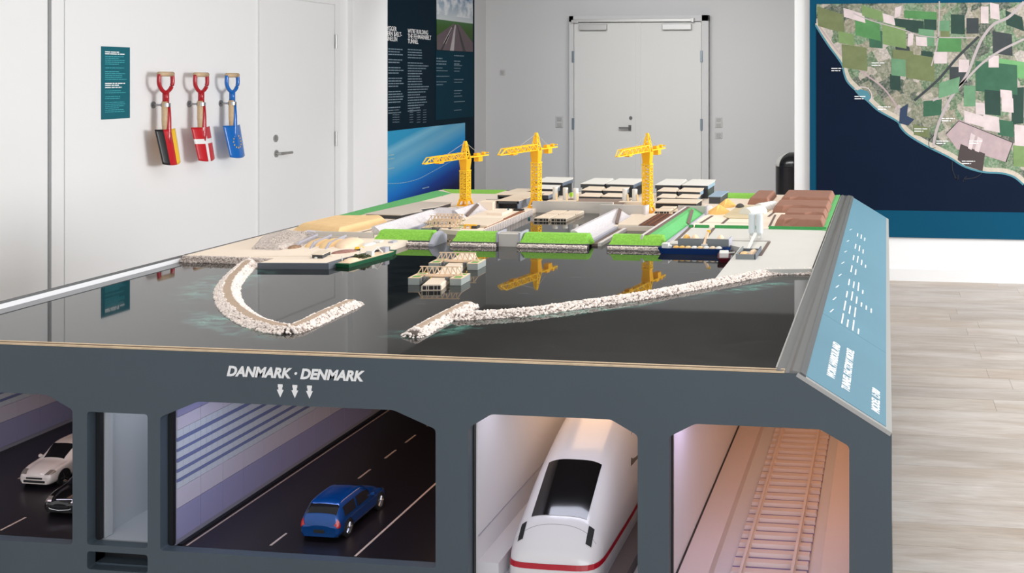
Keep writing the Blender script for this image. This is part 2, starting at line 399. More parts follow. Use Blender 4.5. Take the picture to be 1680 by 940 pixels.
# ---------------------------------------------------------------- info wall in the recess
def shader_print(name, build):
    m = bpy.data.materials.new(name); m.use_nodes = True; nt = m.node_tree; b = nt.nodes['Principled BSDF']
    b.inputs['Roughness'].default_value = .55; b.inputs['Specular IOR Level'].default_value = .2; build(nt, b); return m
NAVY = mat('navy_board', S(3, 28, 42), .7, spec=.1)
TEALB = mat('dark_teal_board', S(2, 48, 64), .7, spec=.1)
tb = thing('info_wall_board', 'tall dark blue exhibition board with white text columns and two photographs', 'board', (XI, 11.7, 0))
MB().box(XI, XI + .02, 10.1, 13.217, .0, 2.76).build('board', NAVY, tb)
MB().box(XI + .02, XI + .024, 12.016, 13.17, 1.08, 1.905).build('teal_field', TEALB, tb)
def sea(nt, b):
    tc = nt.nodes.new('ShaderNodeTexCoord'); sx = nt.nodes.new('ShaderNodeSeparateXYZ')
    nt.links.new(tc.outputs['Object'], sx.inputs[0])
    # v = z - 0.18*(y) : tilt of the horizon
    md = nt.nodes.new('ShaderNodeMath'); md.operation = 'MULTIPLY_ADD'; md.inputs[1].default_value = -.178
    nt.links.new(sx.outputs['Y'], md.inputs[0]); nt.links.new(sx.outputs['Z'], md.inputs[2])
    r = nt.nodes.new('ShaderNodeMapRange'); r.inputs[1].default_value = .0; r.inputs[2].default_value = 1.02
    nt.links.new(md.outputs[0], r.inputs[0])
    cr = nt.nodes.new('ShaderNodeValToRGB'); e = cr.color_ramp.elements
    e[0].position = .10; e[0].color = (*S(2, 14, 70), 1); e[1].position = 1; e[1].color = (*S(40, 150, 196), 1)
    for p, c in ((.28, (4, 58, 150)), (.45, (10, 120, 210)), (.62, (30, 150, 214)), (.78, (110, 178, 212)), (.86, (90, 166, 206)), (.93, (120, 186, 216))):
        k = cr.color_ramp.elements.new(p); k.color = (*S(*c), 1)
    nt.links.new(r.outputs[0], cr.inputs[0]); nt.links.new(cr.outputs[0], b.inputs['Base Color'])
ps = MB().box(XI + .02, XI + .025, 10.15, 12.896, .02, 1.012).build('sea_photograph', shader_print('sea_photo_print', sea), tb)
def roadphoto(nt, b):
    tc = nt.nodes.new('ShaderNodeTexCoord'); sx = nt.nodes.new('ShaderNodeSeparateXYZ'); nt.links.new(tc.outputs['Object'], sx.inputs[0])
    cr = nt.nodes.new('ShaderNodeValToRGB'); e = cr.color_ramp.elements
    r = nt.nodes.new('ShaderNodeMapRange'); r.inputs[1].default_value = 1.91; r.inputs[2].default_value = 2.62
    nt.links.new(sx.outputs['Z'], r.inputs[0]); nt.links.new(r.outputs[0], cr.inputs[0])
    e[0].position = 0; e[0].color = (*S(44, 60, 30), 1); e[1].position = 1; e[1].color = (*S(60, 110, 160), 1)
    for p, c in ((.40, (58, 92, 36)), (.51, (66, 106, 60)), (.52, (200, 206, 208)), (.75, (160, 176, 190))):
        k = cr.color_ramp.elements.new(p); k.color = (*S(*c), 1)
    n = nt.nodes.new('ShaderNodeTexNoise'); n.inputs['Scale'].default_value = 7; n.inputs['Detail'].default_value = 5
    nt.links.new(tc.outputs['Object'], n.inputs['Vector'])
    gt = nt.nodes.new('ShaderNodeMath'); gt.operation = 'GREATER_THAN'; gt.inputs[1].default_value = .6; nt.links.new(r.outputs[0], gt.inputs[0])
    r2 = nt.nodes.new('ShaderNodeMapRange'); r2.inputs[1].default_value = .45; r2.inputs[2].default_value = .6; nt.links.new(n.outputs[0], r2.inputs[0])
    mu = nt.nodes.new('ShaderNodeMath'); mu.operation = 'MULTIPLY'; nt.links.new(gt.outputs[0], mu.inputs[0]); nt.links.new(r2.outputs[0], mu.inputs[1])
    mx = nt.nodes.new('ShaderNodeMix'); mx.data_type = 'RGBA'; mx.inputs[7].default_value = (*S(216, 220, 224), 1)
    nt.links.new(mu.outputs[0], mx.inputs[0]); nt.links.new(cr.outputs[0], mx.inputs[6]); nt.links.new(mx.outputs[2], b.inputs['Base Color'])
MB().box(XI + .02, XI + .025, 12.04, 13.15, 1.912, 2.62).build('motorway_photograph', shader_print('motorway_photo_print', roadphoto), tb)
# road in the photograph (flat print)
X3 = XI + .0255
def quadX(mb, pts, x, m=0): mb.add([(x, y, z) for y, z in pts], [tuple(range(len(pts)))], m)
rp = MB()
quadX(rp, [(12.04, 1.912), (13.15, 1.912), (13.15, 2.03), (12.72, 2.24), (12.52, 2.24), (12.04, 2.08)], X3, 0)
quadX(rp, [(12.42, 1.912), (12.54, 1.912), (12.60, 2.23), (12.57, 2.23)], X3 + .0003, 1)
quadX(rp, [(12.22, 1.99), (12.30, 1.99), (12.50, 2.19), (12.47, 2.20)], X3 + .0003, 1)
quadX(rp, [(12.82, 1.912), (12.92, 1.912), (12.66, 2.23), (12.64, 2.23)], X3 + .0003, 2)
quadX(rp, [(12.14, 1.912), (12.20, 1.912), (12.53, 2.22), (12.52, 2.22)], X3 + .0003, 2)
rp.build('motorway_print', [mat('photo_asphalt', S(88, 72, 78), .5), mat('photo_pale', S(176, 170, 172), .5), mat('photo_dark', S(40, 34, 40), .5)], tb, fix=False)
# dashed ferry route on the sea photograph
cv = MB(); pts = [onX(px, py, X3) for px, py in [(636, 301), (660, 300), (685, 294), (705, 284), (725, 273), (742, 264), (758, 257)]]
pts = cubic(pts, 6)
for i in range(0, len(pts) - 1):
    cv.bar((X3, *pts[i]), (X3, pts[i + 1][0] * .8 + pts[i][0] * .2, pts[i + 1][1] * .8 + pts[i][1] * .2), .002, .006)
cv.build('dotted_route_line', WHITEG, tb)
XT = XI + .0205
yd = (0, 1, 0); zd = (0, 0, 1)
def ip(px, py, X=None): y_, z_ = onX(px, py, X or XT); return (X or XT, y_, z_)
hd = [('VI BYGGER', 'FEMERN BÆLT-', 'TUNNELEN'), ("WE'RE BUILDING", 'THE FEHMARNBELT', 'TUNNEL')]
for k, (px, lines) in enumerate(zip((628, 669), hd)):
    for j, s_ in enumerate(lines):
        p = ip(px if k else 636, (54 if k else 50) + j * 8.4)
        if k == 0: p = (p[0], 10.66, p[2])
        text('heading', s_, .070, WHITEP, tb, p, yd, zd, ext=.0006, bold=.0002)
bt = MB()
for px, y0, y1, ln in ((637, 81, 190, .38), (669, 82, 190, .56)):
    py = y0; k = 0
    while py < y1:
        p = ip(px, py)
        if random.random() > .22 or k < 2:
            lines_of_print(bt, p, yd, zd, [(0, ln * random.uniform(.55, 1))], .021, .0006); k += 1
        else: k = 0
        py += 4.4
for px, y0, y1, ln in ((716, 92, 106, .31), (745, 92, 106, .34), (716, 112, 140, .38), (745, 108, 182, .38)):
    py = y0
    while py < y1:
        p = ip(px, py, XI + .0245)
        if random.random() > .3: lines_of_print(bt, p, yd, zd, [(0, ln * random.uniform(.4, 1))], .016 if y0 > 95 else .024, .0006)
        py += 4.6
for px in (644, 649, 672, 684, 694):
    for py in range(181, 202, 4): lines_of_print(bt, ip(px, py), yd, zd, [(0, .09)], .011, .0006)
tag(bt.build('body_text', mat('grey_white_print', S(112, 132, 144), .6), tb), kind='stuff')
lines = MB(); lines_of_print(lines, ip(693, 310, XI + .0255), yd, zd, [(0, .18)], .018, .0006)
for py in (256, 262, 278): lines_of_print(lines, ip(637, py, XI + .0255), yd, zd, [(0, .14)], .02, .0006)
tag(lines.build('caption', WHITEG, tb), kind='stuff')

# ---------------------------------------------------------------- small teal text board on the left wall
ts = thing('text_sign', 'small teal upright text sign on the white wall left of the spades', 'sign', (XL, 6.31, 1.56))
MB().box(XL, XL + .006, 6.183, 6.439, 1.324, 1.79).build('sign_board', mat('teal_sign', S(0, 98, 112), .4), ts, bevel=.001)
hb = MB(); hb2 = MB()
for z_, ln in ((1.752, .125), (1.740, .175)): lines_of_print(hb, (XL + .0062, 6.212, z_), yd, zd, [(0, ln)], .0125, .0006)
for z_, ln in ((1.550, .18), (1.538, .125), (1.524, .15)): lines_of_print(hb, (XL + .0062, 6.212, z_), yd, zd, [(0, ln)], .0125, .0006)
tag(hb.build('heading_text', WHITEP, ts), kind='stuff')
z_ = 1.725
while z_ > 1.36:
    if not (1.512 < z_ < 1.572) and random.random() > .12: lines_of_print(hb2, (XL + .0062, 6.212, z_), yd, zd, [(0, .195 * random.uniform(.6, 1))], .0075, .0005)
    z_ -= .0123
tag(hb2.build('body_text', mat('aqua_print', S(70, 168, 178), .5), ts), kind='stuff')

# ---------------------------------------------------------------- the three ceremonial spades
WOOD = mat('pale_ash_wood', S(206, 178, 142), .5, noise=.1, nscale=30)
RED = mat('glossy_red', S(176, 18, 34), .3, coat=.3); BLU = mat('glossy_blue', S(10, 104, 190), .3, coat=.3)
GBLK = mat('flag_black', S(28, 26, 28), .35); GRED = mat('flag_red', S(196, 22, 34), .35); GGOLD = mat('flag_gold', S(250, 200, 10), .35)
def spade(pxc, label, kind, colour, pyt=120):
    X0 = XL + .095
    yc, ztop = onX(pxc, pyt, X0)
    t = thing('ceremonial_spade', label, 'spade', (XL, yc, 1.35))
    tilt = .035
    g = MB(); w_ = .066
    loop = [(X0, yc - w_, ztop), (X0, yc - w_ - .003, ztop - .055), (X0, yc - w_ * .80, ztop - .092), (X0, yc - w_ * .35, ztop - .116), (X0, yc, ztop - .122), (X0, yc + w_ * .35, ztop - .116), (X0, yc + w_ * .80, ztop - .092), (X0, yc + w_ + .003, ztop - .055), (X0, yc + w_, ztop)]
    g.tube(cubic(loop, 4), .0135, 10)
    g.tube([(X0, yc, ztop - .11), (X0, yc, ztop - .20)], .021, 12)
    g.build('grip_yoke', colour, t, smooth=True)
    MB().tube([(X0, yc - w_ - .004, ztop + .002), (X0, yc + w_ + .004, ztop + .002)], .0168, 12).build('grip_bar', WOOD, t, smooth=True)
    zb = ztop - .40
    MB().tube([(X0, yc - .010, ztop - .185), (X0 + .002, yc - .016, ztop - .31), (X0 + .004, yc - .020, zb)], [.020, .0185, .012], 12).build('shaft', WOOD, t, smooth=True)
    MB().tube([(X0 + .004, yc + .016, ztop - .20), (X0 + .008, yc + .016, ztop - .30), (X0 + .018, yc + .000, ztop - .43), (X0 + .024, yc - .002, ztop - .52)], [.015, .018, .021, .008], 10).build('shaft_strap', colour, t, smooth=True)
    c = MB(); c.lathe([(.0, -.012), (.030, -.012), (.030, .012), (0, .012)], (X0, yc, ztop - .208), 16)
    c.tube([(XL, yc, ztop - .208), (X0, yc, ztop - .208)], .007, 8); c.lathe([(0, 0), (.024, 0), (.024, .006), (0, .006)], (XL, yc, ztop - .208), 14, axis='x')
    c.build('clamp', mat('clamp_steel', (.35, .35, .36), .3, .9), t)
    bz1, bz0 = ztop - .375, ztop - .605
    G = []; n = 14; rws = 14
    for i in range(rws + 1):
        v = i / rws; row_ = []
        for j in range(n + 1):
            u = j / n * 2 - 1
            hw = .102 - .012 * v
            yy = yc + u * hw + .020 * v
            zz = bz1 + (bz0 - bz1) * v - (.014 * (1 - u * u) * (v ** 3)) + .004 * (1 - v) * abs(u)
            xx = X0 + .014 + tilt * v - .022 * u * u + .012 * math.exp(-(u / .18) ** 2) * (1 - v) ** 2
            row_.append((xx, yy, zz))
        G.append(row_)
    b = MB()
    grid_mesh(b, G)
    idx = []
    for i in range(rws):
        for j in range(n):
            u = (j + .5) / n * 2 - 1; v = (i + .5) / rws
            if kind == 'black': idx.append(0 if u < -.36 else (1 if u < .30 else 2))
            elif kind == 'cross': idx.append(1 if (abs(u) < .17 or .36 < v < .50) else 0)
            else: idx.append(0)
    b.m = idx
    mats = {'black': [GBLK, GRED, GGOLD], 'cross': [GRED, mat('flag_white', (.85, .85, .85), .4)], 'stars': [BLU]}[kind]
    o = b.build('blade', mats, t, smooth=True, fix=False); sd = o.modifiers.new('s', 'SOLIDIFY'); sd.thickness = .004
    if kind == 'stars':
        for k in range(12):
            st = MB()
            a = k * math.pi / 6; cy = yc + .012 + .045 * math.sin(a); vv = .52 + .20 * math.cos(a)
            cz = bz1 + (bz0 - bz1) * vv; cx = X0 + .0185 + tilt * vv - .022 * ((cy - yc - .02 * vv) / .095) ** 2
            pts = []
            for q in range(10):
                r_ = .0078 if q % 2 == 0 else .0034; aa = q * math.pi / 5
                pts.append((cy + r_ * math.sin(aa), cz + r_ * math.cos(aa)))
            st.prismX(pts, cx, cx + .0016)
            st.build('star', GGOLD, t)
    return t
spade(272, 'red-handled spade with black, red and gold striped blade, leftmost on the wall', 'black', RED, 122)
spade(330, 'red-handled spade with a white cross on its red blade, the middle one', 'cross', RED, 123)
spade(381, 'blue spade with a ring of small gold stars on its blade, nearest the white door', 'stars', BLU, 124)

# ---------------------------------------------------------------- the map on the right wall
tm = thing('wall_map', 'large framed aerial map of coast, fields and dark sea on the right wall', 'map', (1, YM, 0))
YB = YM - .03
def pm(px, py, y=YB): x, z = onY(px, py, y); return (x, z)
MB().box(-.598, 3.2, YM - .028, YM, .343, 2.6).build('map_board', mat('petrol_blue_board', S(8, 74, 102), .7, spec=.1), tm)
SEA = mat('map_sea', S(14, 27, 48), .7, noise=.06, nscale=2, spec=.08)
MB().box(-.545, 3.1, YB - .001, YM - .028, .554, 2.168).build('map_sea_print', SEA, tm)
def land_nodes(nt, b):
    tc = nt.nodes.new('ShaderNodeTexCoord'); mp = nt.nodes.new('ShaderNodeMapping'); mp.inputs['Rotation'].default_value = (0, R(28), 0)
    v = nt.nodes.new('ShaderNodeTexVoronoi'); v.distance = 'CHEBYCHEV'; v.inputs['Scale'].default_value = 9; v.inputs['Randomness'].default_value = .8
    v2 = nt.nodes.new('ShaderNodeTexVoronoi'); v2.inputs['Scale'].default_value = 75; v2.distance = 'CHEBYCHEV'
    n = nt.nodes.new('ShaderNodeTexNoise'); n.inputs['Scale'].default_value = 3.5; n.inputs['Detail'].default_value = 6
    s = nt.nodes.new('ShaderNodeSeparateColor'); cr = nt.nodes.new('ShaderNodeValToRGB'); cr.color_ramp.interpolation = 'CONSTANT'
    e = cr.color_ramp.elements; e[0].position = 0; e[0].color = (*S(128, 132, 112), 1); e[1].position = .85; e[1].color = (*S(192, 182, 176), 1)
    for p, c in ((.2, (84, 118, 84)), (.36, (52, 74, 64)), (.48, (146, 142, 122)), (.62, (102, 140, 104)), (.74, (176, 168, 156))):
        k = e.new(p); k.color = (*S(*c), 1)
    mx = nt.nodes.new('ShaderNodeMix'); mx.data_type = 'RGBA'; mx.inputs[0].default_value = .35
    s2 = nt.nodes.new('ShaderNodeSeparateColor'); cr2 = nt.nodes.new('ShaderNodeValToRGB'); e2 = cr2.color_ramp.elements
    e2[0].color = (*S(70, 88, 66), 1); e2[1].color = (*S(196, 186, 176), 1)
    L = nt.links.new
    L(tc.outputs['Object'], mp.inputs[0]); L(mp.outputs[0], v.inputs['Vector']); L(mp.outputs[0], v2.inputs['Vector'])
    L(v.outputs['Color'], s.inputs[0]); L(s.outputs[0], cr.inputs[0]); L(v2.outputs['Color'], s2.inputs[0]); L(s2.outputs[1], cr2.inputs[0])
    L(cr.outputs[0], mx.inputs[6]); L(cr2.outputs[0], mx.inputs[7]); L(mx.outputs[2], b.inputs['Base Color'])
LANDP = shader_print('aerial_land_print', land_nodes)
mp_ = MB()
def polyY(mb, pts, lift, m):
    area_ = sum(pts[i - 1][0] * pts[i][1] - pts[i][0] * pts[i - 1][1] for i in range(len(pts)))
    if area_ < 0: pts = pts[::-1]
    mb.add([(x, YB - .001 - lift - (.0006 if lift > .001 else 0), z) for x, z in pts], [tuple(range(len(pts)))], m)
coast = [(1339, 40), (1350, 58), (1362, 76), (1374, 92), (1383, 106), (1386, 120), (1392, 134), (1407, 149), (1426, 166), (1443, 181), (1473, 198), (1479, 208), (1492, 221), (1520, 238), (1558, 257), (1583, 272), (1613, 281), (1643, 283), (1664, 289), (1680, 302)]
cpts = [pm(*p) for p in coast]
last = (3.1, .62)
polyY(mp_, cpts + [last, (3.1, 2.168), (-.545, 2.168)], .0006, 0)
def strip(mb, pxs, wpx, lift, m, smoothn=5):
    pts = cubic([pm(*p) for p in pxs], smoothn); w_ = wpx * .0048
    for a, b_ in zip(pts, pts[1:]):
        dx, dz = b_[0] - a[0], b_[1] - a[1]; L_ = math.hypot(dx, dz) or 1; nx, nz = -dz / L_ * w_ / 2, dx / L_ * w_ / 2
        polyY(mb, [(a[0] + nx, a[1] + nz), (b_[0] + nx, b_[1] + nz), (b_[0] - nx, b_[1] - nz), (a[0] - nx, a[1] - nz)], lift, m)
fields = [
 # crop coordinates (x0,y0,x1,y1,shear,colour)
 (485,70,600,118,.1,2),(602,72,650,116,0,2),(705,55,758,130,.05,2),(765,70,812,130,0,3),(590,195,635,230,.1,2),(390,115,440,182,.1,4),
 (470,285,510,345,.1,2),(490,165,545,205,.3,3),(865,120,940,205,.15,3),(915,40,980,95,.4,2),(700,258,768,320,0,3),(940,340,987,480,-.1,2),(665,120,700,146,0,5),
 (335,62,430,135,.25,1),(440,90,530,170,.2,6),(580,110,640,172,.1,7),(655,145,745,200,0,1),(655,80,700,120,0,7),(525,40,650,70,.05,1),(890,225,987,290,.15,8),
 (800,235,960,350,.1,4),(755,330,800,410,0,7),(835,345,895,440,.1,2),(885,460,945,520,.15,4),(600,390,670,450,-.1,4),(530,205,640,300,.15,5),(475,225,530,290,.1,7),
 (290,30,370,65,.3,9),(490,30,515,70,-.3,9),(570,140,612,175,.1,9),(540,130,562,178,-.2,9),(735,230,775,278,0,9),(755,425,830,470,.3,9),(830,440,890,500,.2,9),
 (900,375,945,430,.1,9),(800,395,835,440,.1,9),(895,345,940,375,.1,9),(950,480,987,560,.1,9),(850,215,890,260,0,9),(820,25,850,90,0,9),(855,10,890,70,.2,9),(440,50,485,85,.3,9),(360,20,440,60,.3,6),
 (190,25,290,100,.3,5),(270,120,330,165,.2,6),(285,170,380,260,.15,5),(640,200,690,245,0,9),(660,320,740,380,-.3,7),(945,560,987,640,.1,6),(560,480,620,520,.2,5),(480,190,560,225,.1,5)]
FCOL = [LANDP] + [mat('map_field_%s' % n_, S(*c), .5, noise=.1, nscale=14, spec=.2) for n_, c in (('green', (84, 136, 84)), ('dark', (46, 70, 62)), ('charcoal', (62, 68, 70)), ('bottle', (60, 100, 78)), ('olive', (112, 122, 84)), ('moss', (120, 146, 96)), ('sage', (104, 146, 112)), ('bright', (110, 164, 108)), ('pale', (206, 192, 192)))]
for fi, (x0, y0, x1, y1, sh, c) in enumerate(fields):
    q = [(x0, y0), (x1, y0 + sh * (x1 - x0)), (x1 + sh * 20, y1 + sh * (x1 - x0)), (x0 + sh * 10, y1)]
    polyY(mp_, [pm(1260 + a / 2.35, b_ / 2.35) for a, b_ in q], .0008 + fi * .000012, c)
FCOL.append(mat('map_shallows', S(70, 130, 146), .5)); FCOL.append(mat('map_road', S(176, 166, 166), .5)); FCOL.append(mat('map_site', S(176, 156, 158), .5, noise=.08, nscale=20)); FCOL.append(mat('map_dark_site', S(66, 56, 56), .5)); FCOL.append(mat('map_harbour', S(30, 52, 82), .5)); FCOL.append(mat('map_line', S(16, 20, 30), .5)); FCOL.append(mat('map_sand', S(196, 186, 170), .5, noise=.1, nscale=30))
strip(mp_, [(x + 1.5, y - 3) for x, y in coast], 8, .0011, 16)
strip(mp_, [(x - 1, y + 1) for x, y in coast], 3, .0012, 10)
strip(mp_, [(1680, 3), (1655, 28), (1630, 40), (1612, 62), (1600, 88), (1585, 125), (1560, 160), (1545, 190), (1536, 215), (1531, 240)], 4.5, .0013, 11)
strip(mp_, [(1680, 64), (1640, 84), (1610, 105), (1585, 130), (1560, 150), (1530, 165)], 3.5, .0013, 11)
strip(mp_, [(1606, 60), (1570, 95), (1540, 130), (1500, 165)], 4, .0013, 3)
strip(mp_, [(1541, 2), (1540, 50), (1536, 80), (1528, 108)], 2, .0013, 11)
strip(mp_, [(1343, 42), (1380, 90), (1420, 122), (1450, 145), (1475, 180)], 2.6, .0013, 12)
strip(mp_, [(1400, 22), (1430, 34), (1480, 48), (1520, 60), (1600, 62)], 1.6, .0013, 11)
polyY(mp_, [pm(*p) for p in [(1552, 220), (1573, 196), (1662, 234), (1650, 266), (1600, 250), (1570, 245)]], .0014, 12)
for a, b_ in zip([(1552, 220), (1573, 198), (1662, 234), (1650, 266)], [(1573, 198), (1662, 234), (1650, 266), (1652, 264)]): strip(mp_, [a, b_], 1.1, .0016, 15, 1)
polyY(mp_, [pm(*p) for p in [(1576, 236), (1600, 246), (1616, 252), (1612, 281), (1584, 272), (1571, 262)]], .0015, 13)
for q in ([(1593, 218), (1600, 222), (1594, 246), (1588, 243)], [(1604, 224), (1612, 228), (1606, 250), (1599, 247)]): polyY(mp_, [pm(*p) for p in q], .0016, 9)
polyY(mp_, [pm(*p) for p in [(1477, 178), (1490, 170), (1488, 190), (1500, 196), (1490, 206), (1475, 202)]], .0015, 14)
polyY(mp_, [pm(*p) for p in [(1403, 150), (1412, 146), (1424, 150), (1429, 160), (1424, 167), (1410, 158)]], .0015, 10)
strip(mp_, [(1402, 147), (1410, 143), (1424, 145), (1430, 156), (1428, 166)], 1.6, .0017, 9)
strip(mp_, [(1562, 265), (1563, 280), (1570, 295)], 1.2, .0016, 15); strip(mp_, [(1572, 287), (1571, 295), (1566, 290)], 1.2, .0016, 15)
strip(mp_, [(1611, 284), (1600, 291), (1580, 294)], 1.2, .0016, 15); strip(mp_, [(1586, 289), (1580, 295), (1581, 298)], 1.2, .0016, 15)
strip(mp_, [(1532, 222), (1524, 232), (1526, 243), (1535, 242)], 1.0, .0016, 15)
mp_.build('aerial_print', FCOL, tm, fix=False)
cap = MB()
for px, py in ((1364, 113), (1402, 159), (1578, 265), (1536, 232), (1500, 212), (1440, 176), (1545, 195), (1430, 104), (1590, 232)):
    x_, z_ = pm(px, py); lines_of_print(cap, (x_, YB - .0045, z_), (1, 0, 0), zd, [(0, .10 if px > 1410 else .085), (.018, .07)], .012, .0005)
tag(cap.build('caption', WHITEP, tm), kind='stuff')

# ================================================================ THE DISPLAY TABLE
YF, YR = 2.367, 5.90
TL, TR = -2.555, -.195
XO, ZO = .012, .816
XLO = TL - (XO - TR)
ZW, ZL = .925, .944
table = thing('display_table', 'large slate-grey display table holding the harbour model above cut-open tunnel tubes', 'table', (-1.3, 4.1, 0))
# front panel with openings
outline = [(XLO, .02), (XO, .02), (XO, ZO), (TR, .938), (TL, .938), (XLO, ZO)]
holes = {
 'road_right': [(-1.738, .455), (-1.040, .455), (-1.040, .778), (-1.144, .8185), (-1.639, .8185), (-1.738, .777)],
 'road_left': [(-2.668, .455), (-1.971, .455), (-1.971, .785), (-2.043, .8195), (-2.570, .8195), (-2.668, .777)],
 'gallery': [(-1.932, .458), (-1.771, .458), (-1.771, .782), (-1.932, .782)],
 'slot': [(-1.932, .398), (-1.771, .398), (-1.771, .442), (-1.932, .442)],
 'train': [(-.961, .36), (-.559, .36), (-.559, .785), (-.622, .8185), (-.905, .8185), (-.961, .784)],
 'rail': [(-.487, .36), (-.081, .36), (-.081, .782), (-.146, .817), (-.427, .817), (-.487, .785)]}
bm = bmesh.new(); edges = []
def rounded(poly, r=.008):
    out = []; n = len(poly)
    for i in range(n):
        p = Vector(poly[i]); a = (Vector(poly[i - 1]) - p).normalized(); b_ = (Vector(poly[(i + 1) % n]) - p).normalized()
        for k in (0, .35, .65, 1):
            q = p + a * r * (1 - k) ** 2 + b_ * r * k ** 2; out.append((q.x, q.y))
    return out
for name, poly in [('o', outline)] + [(k, rounded(v)) for k, v in holes.items()]:
    vs = [bm.verts.new((x, YF, z)) for x, z in poly]
    edges += [bm.edges.new((vs[i], vs[(i + 1) % len(vs)])) for i in range(len(vs))]
bmesh.ops.triangle_fill(bm, use_beauty=True, use_dissolve=False, edges=edges)
g = bmesh.ops.extrude_face_region(bm, geom=list(bm.faces))
bmesh.ops.translate(bm, vec=(0, .028, 0), verts=[v for v in g['geom'] if isinstance(v, bmesh.types.BMVert)])
bmesh.ops.recalc_face_normals(bm, faces=bm.faces)
wl = worldloc(table); bmesh.ops.translate(bm, vec=-wl, verts=bm.verts)
me = bpy.data.meshes.new('front_panel'); bm.to_mesh(me); bm.free(); me.materials.append(CASE)
fp = bpy.data.objects.new('front_panel', me); COL.objects.link(fp); fp.parent = table
# black inner reveals
for k in ('road_right', 'road_left', 'gallery', 'train', 'rail'):
    p = holes[k]; x0 = min(q[0] for q in p); z0 = min(q[1] for q in p); z1 = p[-1][1]
    MB().box(x0 - .012, x0 + (.0125 if k in ('road_right', 'gallery') else .0035), YF + .0285, YF + .040, z0, z1 + .01).build('reveal_edge', CASED, table)
# body sides, back
sd_ = MB()
sd_.prismY([(XLO, .02), (XLO + .02, .02), (XLO + .02, ZO - .01), (TL + .01, .915), (TL, .93), (XLO, ZO)], YF + .028, YR)
sd_.prismY([(XO - .02, .02), (XO - .002, .02), (XO - .002, ZO - .012), (XO - .02, ZO - .012)], YF + .028, YR)
sd_.box(XLO, XO, YR - .02, YR, .02, ZO)
sd_.box(XLO + .05, XO - .05, YF + .05, YR - .05, .0, .05)
sd_.build('body_side', CASE, table)
# slanted label panel on the right side
lab = lambda a: (TR + .012 + (XO - .014 - TR - .012) * a, .938 - (.938 - ZO) * a)
def slant(name, a0, a1, y0, y1, m, lift=.0, th=.012, parent=table):
    (x0, z0), (x1, z1) = (TR + (XO - TR) * a0, .94 - (.94 - ZO) * a0), (TR + (XO - TR) * a1, .94 - (.94 - ZO) * a1)
    nx, nz = .52, .854
    return MB().prismY([(x0 - nx * th, z0 - nz * th), (x1 - nx * th, z1 - nz * th), (x1 + nx * lift, z1 + nz * lift), (x0 + nx * lift, z0 + nz * lift)], y0, y1).build(name, m, parent)
slant('panel_frame', .0, 1, YF - .002, YR, RIML, .001, .008)
YS = 3.01
lp1 = slant('label_panel', .06, .935, YF + .012, YS - .001, LABELM, .002)
lp2 = slant('label_panel', .06, .935, YS + .001, YR - .008, LABELM, .002)
ud = Vector((TR - XO, 0, .94 - ZO)).normalized()
def lpt(a, y): return (TR + (XO - TR) * a + .52 * .0024, y, .94 - (.94 - ZO) * a + .854 * .0024)
tt = MB
text('lettering', 'WORK HARBOUR AND', .030, WHITEP, lp1, lpt(.36, 2.475), (0, 1, 0), ud, bold=.0007, shear=.15)
text('lettering', 'TUNNEL FACTORY MODEL', .030, WHITEP, lp1, lpt(.53, 2.450), (0, 1, 0), ud, bold=.0007, shear=.15)
text('lettering', 'MODEL 1:700', .030, WHITEP, lp1, lpt(.86, 2.430), (0, 1, 0), ud, bold=.0007, shear=.15)
lb = MB()
for k, yy in enumerate((3.10, 3.27, 3.46, 3.66, 3.90, 4.15, 4.42, 4.75)):
    L_ = .30 if k < 2 else .2
    a = lpt(.16, yy - .03)
    lb.bar(a, (a[0] + .006, yy + .03, a[2] - .004), .006, .0006)
    nrow = (4, 3, 6, 4, 2, 4, 3, 3)[k]
    for j in range(nrow):
        p = lpt(.34 + j * .075, yy - .075)
        lines_of_print(lb, p, (0, 1, 0), ud, [(0, random.uniform(.09, .15) if j < 3 else .06)], .008, .0005)
tag(lb.build('legend_text', WHITEP, lp2), kind='stuff')
# rails
rr = MB()
rr.prismY([(TR - .048, .905), (TR + .008, .905), (TR + .008, .941), (TR - .012, .945), (TR - .020, .940), (TR - .028, .940), (TR - .043, .946), (TR - .048, .946)], YF + .002, YR)
rr.build('rim_rail', RIM, table, bevel=.001)
MB().prismY([(TR - .0515, .915), (TR - .048, .915), (TR - .048, .946), (TR - .0515, .946)], YF + .02, YR - .03).build('rim_lip', RIML, table)
MB().prismY([(TR + .004, .925), (TR + .016, .92), (TR + .018, .934), (TR + .006, .943)], YF + .001, YR).build('rim_edge_strip', RIMD, table)
rl = MB().prismY([(TL - .005, .905), (TL + .008, .905), (TL + .008, .943), (TL - .005, .943)], YF + .002, YR); rl.build('rim_rail', RIMD, table, bevel=.001)
MB().box(TL + .008, TL + .011, YF + .02, 3.62, ZW - .005, .939).build('rim_lip', mat('white_rim', (.78, .78, .8), .4), table)
MB().box(TL, TR - .02, YR - .014, YR, .905, .943).build('rim_rail', RIMD, table, bevel=.001)
MB().box(TL, TR - .03, YF + .0, YF + .006, .9385, .9425).build('ply_edge', PLY, table)
MB().box(TL, TR - .03, YF + .006, YF + .010, .9355, .9435).build('ply_edge', PLYD, table)
MB().box(TL, TR - .03, YF + .010, YF + .016, .9285, .9445).build('ply_edge', PLY, table)
